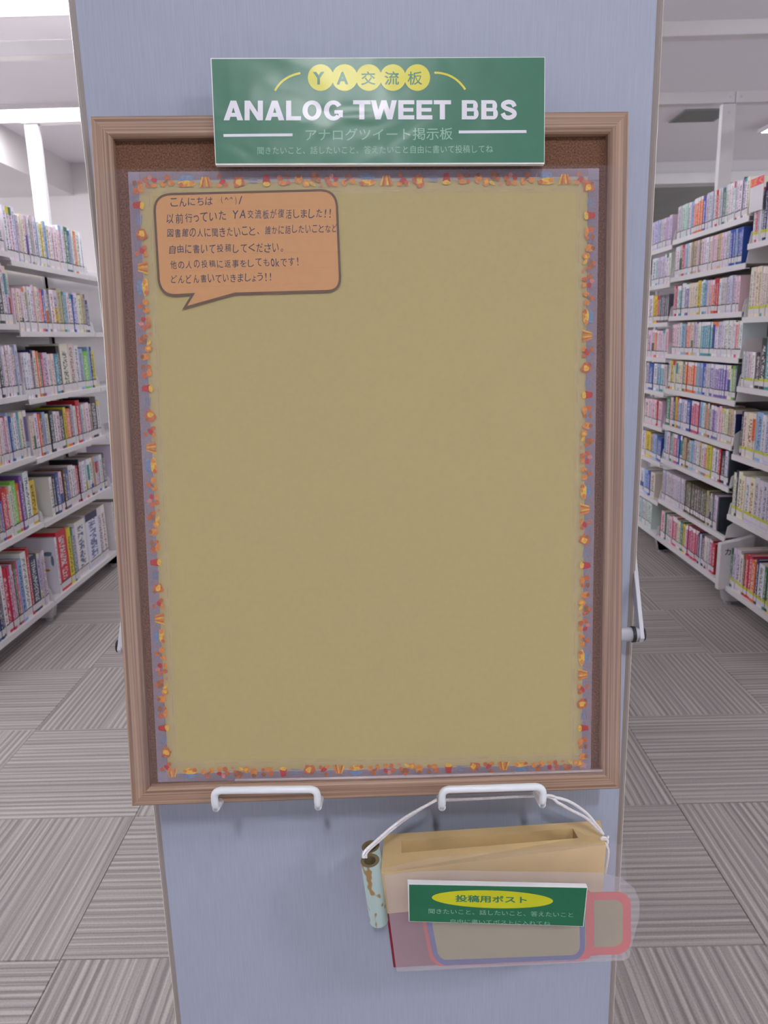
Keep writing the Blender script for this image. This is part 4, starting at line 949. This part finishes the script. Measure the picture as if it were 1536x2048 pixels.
# frosted plastic pouch with cards and its sign
pch = empty('plastic_pouch', onY(1010, 1930, .615)); O = Vector(pch.location)
def sheet(name, pts, Yf, m, par, th=.0004, sub=1):
    P = [onY(u, v, Yf(u, v) if callable(Yf) else Yf)-O for u, v in pts]; n = len(P)
    back = [p+Vector((0, th, 0)) for p in P]
    return MB().add(P+back, [tuple(range(n))[::-1], tuple(range(n, 2*n))]+[(i, (i+1) % n, (i+1) % n+n, i+n) for i in range(n)]).build(name, m, par)
sheet('back_sheet', [(764, 1738), (860, 1716), (1000, 1704), (1210, 1686), (1236, 1688), (1249, 1700), (1253, 1760), (1252, 1800), (1246, 1918), (793, 1941)], .6285, M['pouch2'], pch)
sheet('front_sheet', [(768, 1752), (820, 1744), (900, 1741), (1000, 1743), (1120, 1744), (1205, 1746), (1242, 1756), (1268, 1776), (1279, 1800), (1279, 1835), (1266, 1880), (1258, 1916), (1240, 1921), (793, 1943)], .6125, M['pouch'], pch)
sheet('bottom_fold_or_sheen', [(793, 1936), (1244, 1914), (1250, 1921), (793, 1944)], .6120, M['pouch'], pch)
tag(pch, 'frosted plastic pouch on the front of the posting box, holding outlined cards', 'pouch')
def card(u0, u1, v0, v1, Y, m, label, sk=0, st=13, rr=28, sl=-.035, lean=14):
    O_ = onY((u0+u1)/2, v1, Y); t = empty('outlined_card', O_)
    def rrect(d, r):
        a0, a1, b0, b1 = u0+d, u1-d, v0+d, v1-d; out = []
        for cx, cy, w0 in ((a1-r, b0+r, -90), (a1-r, b1-r, 0), (a0+r, b1-r, 90), (a0+r, b0+r, 180)):
            for k in range(7):
                w = math.radians(w0+k*15); x, y = cx+r*math.cos(w), cy+r*math.sin(w)
                out.append((x+lean*((y-v0)/(v1-v0))*(1-(x-u0)/(u1-u0))*2-.0, y+sl*(x-(u0+u1)/2)))
        return out
    a = rrect(0, rr); b = rrect(st, rr*.62); n = len(a)
    A = [onY(*p, Y)-O_ for p in a]; Bq = [onY(*p, Y-.0001)-O_ for p in b]; A2 = [p+Vector((0, .0004, 0)) for p in A]; A0 = [onY(*p, Y-.0001)-O_ for p in a]
    MB().add(A+A2, [tuple(range(n))[::-1], tuple(range(n, 2*n))]+[(i, (i+1) % n, (i+1) % n+n, i+n) for i in range(n)]).build('paper', M['cardpaper'], t)
    MB().add(A0+Bq, [(i, (i+1) % n, (i+1) % n+n, i+n) for i in range(n)]).build('outline', m, t)
    tag(t, label, 'card', 'outlined cards in the pouch')
card(1010, 1262, 1786, 1912, .6245, M['cardred'], 'red-outlined card sticking out furthest right inside the plastic pouch', st=16, lean=-4, sl=-.03)
card(834, 1188, 1780, 1928, .6205, M['cardred'], 'red-outlined card directly behind the blue-outlined one in the pouch', st=17)
card(842, 1170, 1784, 1926, .6165, M['cardblue'], 'blue-outlined card at the front of the plastic pouch, under the green label', st=11)
# label sign of the box
lq = [(817, 1768), (1175, 1775), (1167, 1853), (818, 1843)]; YQ = .6045
ls = empty('box_sign', onY(992, 1848, YQ)); O = Vector(ls.location)
F0 = [onY(u, v, YQ)-O for u, v in lq]; F1 = [onY(u, v, YQ)+Vector((0, .0065, 0))-O for u, v in lq]
F1[0] = onY(815, 1759, YQ+.0065)-O; F1[1] = onY(1172, 1767, YQ+.0065)-O
MB().hexa([F0[3], F0[2], F0[1], F0[0]], [F1[3], F1[2], F1[1], F1[0]]).build('foam_board', M['foam'], ls)
gq = [(818, 1769), (1174, 1776), (1166, 1852.5), (819, 1842.5)]
MB().add([onY(u, v, YQ-.0001)-O for u, v in gq], [(3, 2, 1, 0)]).build('green_print', M['green2'], ls)
kl = .26042; lp = lambda x, y: (800+x*kl, 1740+y*kl); fl2 = lambda z: (lambda u, v: onY(u, v, z)-O)
MB().add([onY(*lp(710+466*math.cos(w)-0*math.sin(w), 225+68*math.sin(w)+14*math.cos(w)), YQ-.0002)-O for w in [2*math.pi*k/48 for k in range(48)]], [tuple(range(48))[::-1]]).build('yellow_oval', M['yellow_ink2'], ls)
mb = MB(); text_into(mb, '投稿用ポスト', [lp(425, 190), lp(975, 204), lp(975, 258), lp(425, 246)], fl2(YQ-.0003), .026); mb.build('green_lettering', M['green_ink'], ls)
mb = MB(); text_into(mb, '聞きたいこと、話したいこと、答えたいこと', [lp(220, 296), lp(1330, 326), lp(1330, 364), lp(220, 334)], fl2(YQ-.0002), 0)
text_into(mb, '自由に書いてポストに入れてね', [lp(388, 376), lp(1155, 394), lp(1155, 426), lp(388, 408)], fl2(YQ-.0002), 0)
mb.build('pale_lettering', M['pale_ink'], ls)
tag(ls, 'small green foam sign with a yellow oval, on the front of the pouch', 'sign')
best = [o for o in bpy.data.objects if o.name.startswith('book') and o.get('label', '').startswith(('white book, ', 'slim white book, ', 'thick white book, ')) and 'sixth shelf of left bookcase' in o['label'] and abs(o.location.y-min([x.location.y for x in bpy.data.objects if x.name.startswith('book') and 'sixth shelf of left bookcase' in x.get('label', '')])) < .001]
if best:
    bk = best[0]; wv = max(v.co.y for v in bk.data.vertices)+.0002; sg_ = 1
    mb = MB(); Pq = lambda x, y: (x, wv, y)
    def fl_(x, z, rx, rz, m, n=9):
        mb.add([(x+rx*math.cos(2*math.pi*k/n)*R_.uniform(.8, 1.15), wv, z+rz*math.sin(2*math.pi*k/n)*R_.uniform(.8, 1.15)) for k in range(n)], [tuple(range(n))], m)
    fl_(.075, .125, .018, .012, 0); fl_(.058, .118, .02, .007, 0); fl_(.085, .112, .008, .014, 0); fl_(.10, .108, .012, .005, 2); fl_(.04, .20, .022, .014, 1); fl_(.022, .165, .008, .03, 1)
    for r_ in range(3):
        for q_ in range(6 if r_ < 2 else 4): fl_(.062+q_*.010, .192-r_*.016, .0038, .0045, 2, 6)
    mb.build('cover_print', [M['p_o1'], M['p_blu'], M['gray']], bk)
print('books single', len(single), 'rest', len(rest))
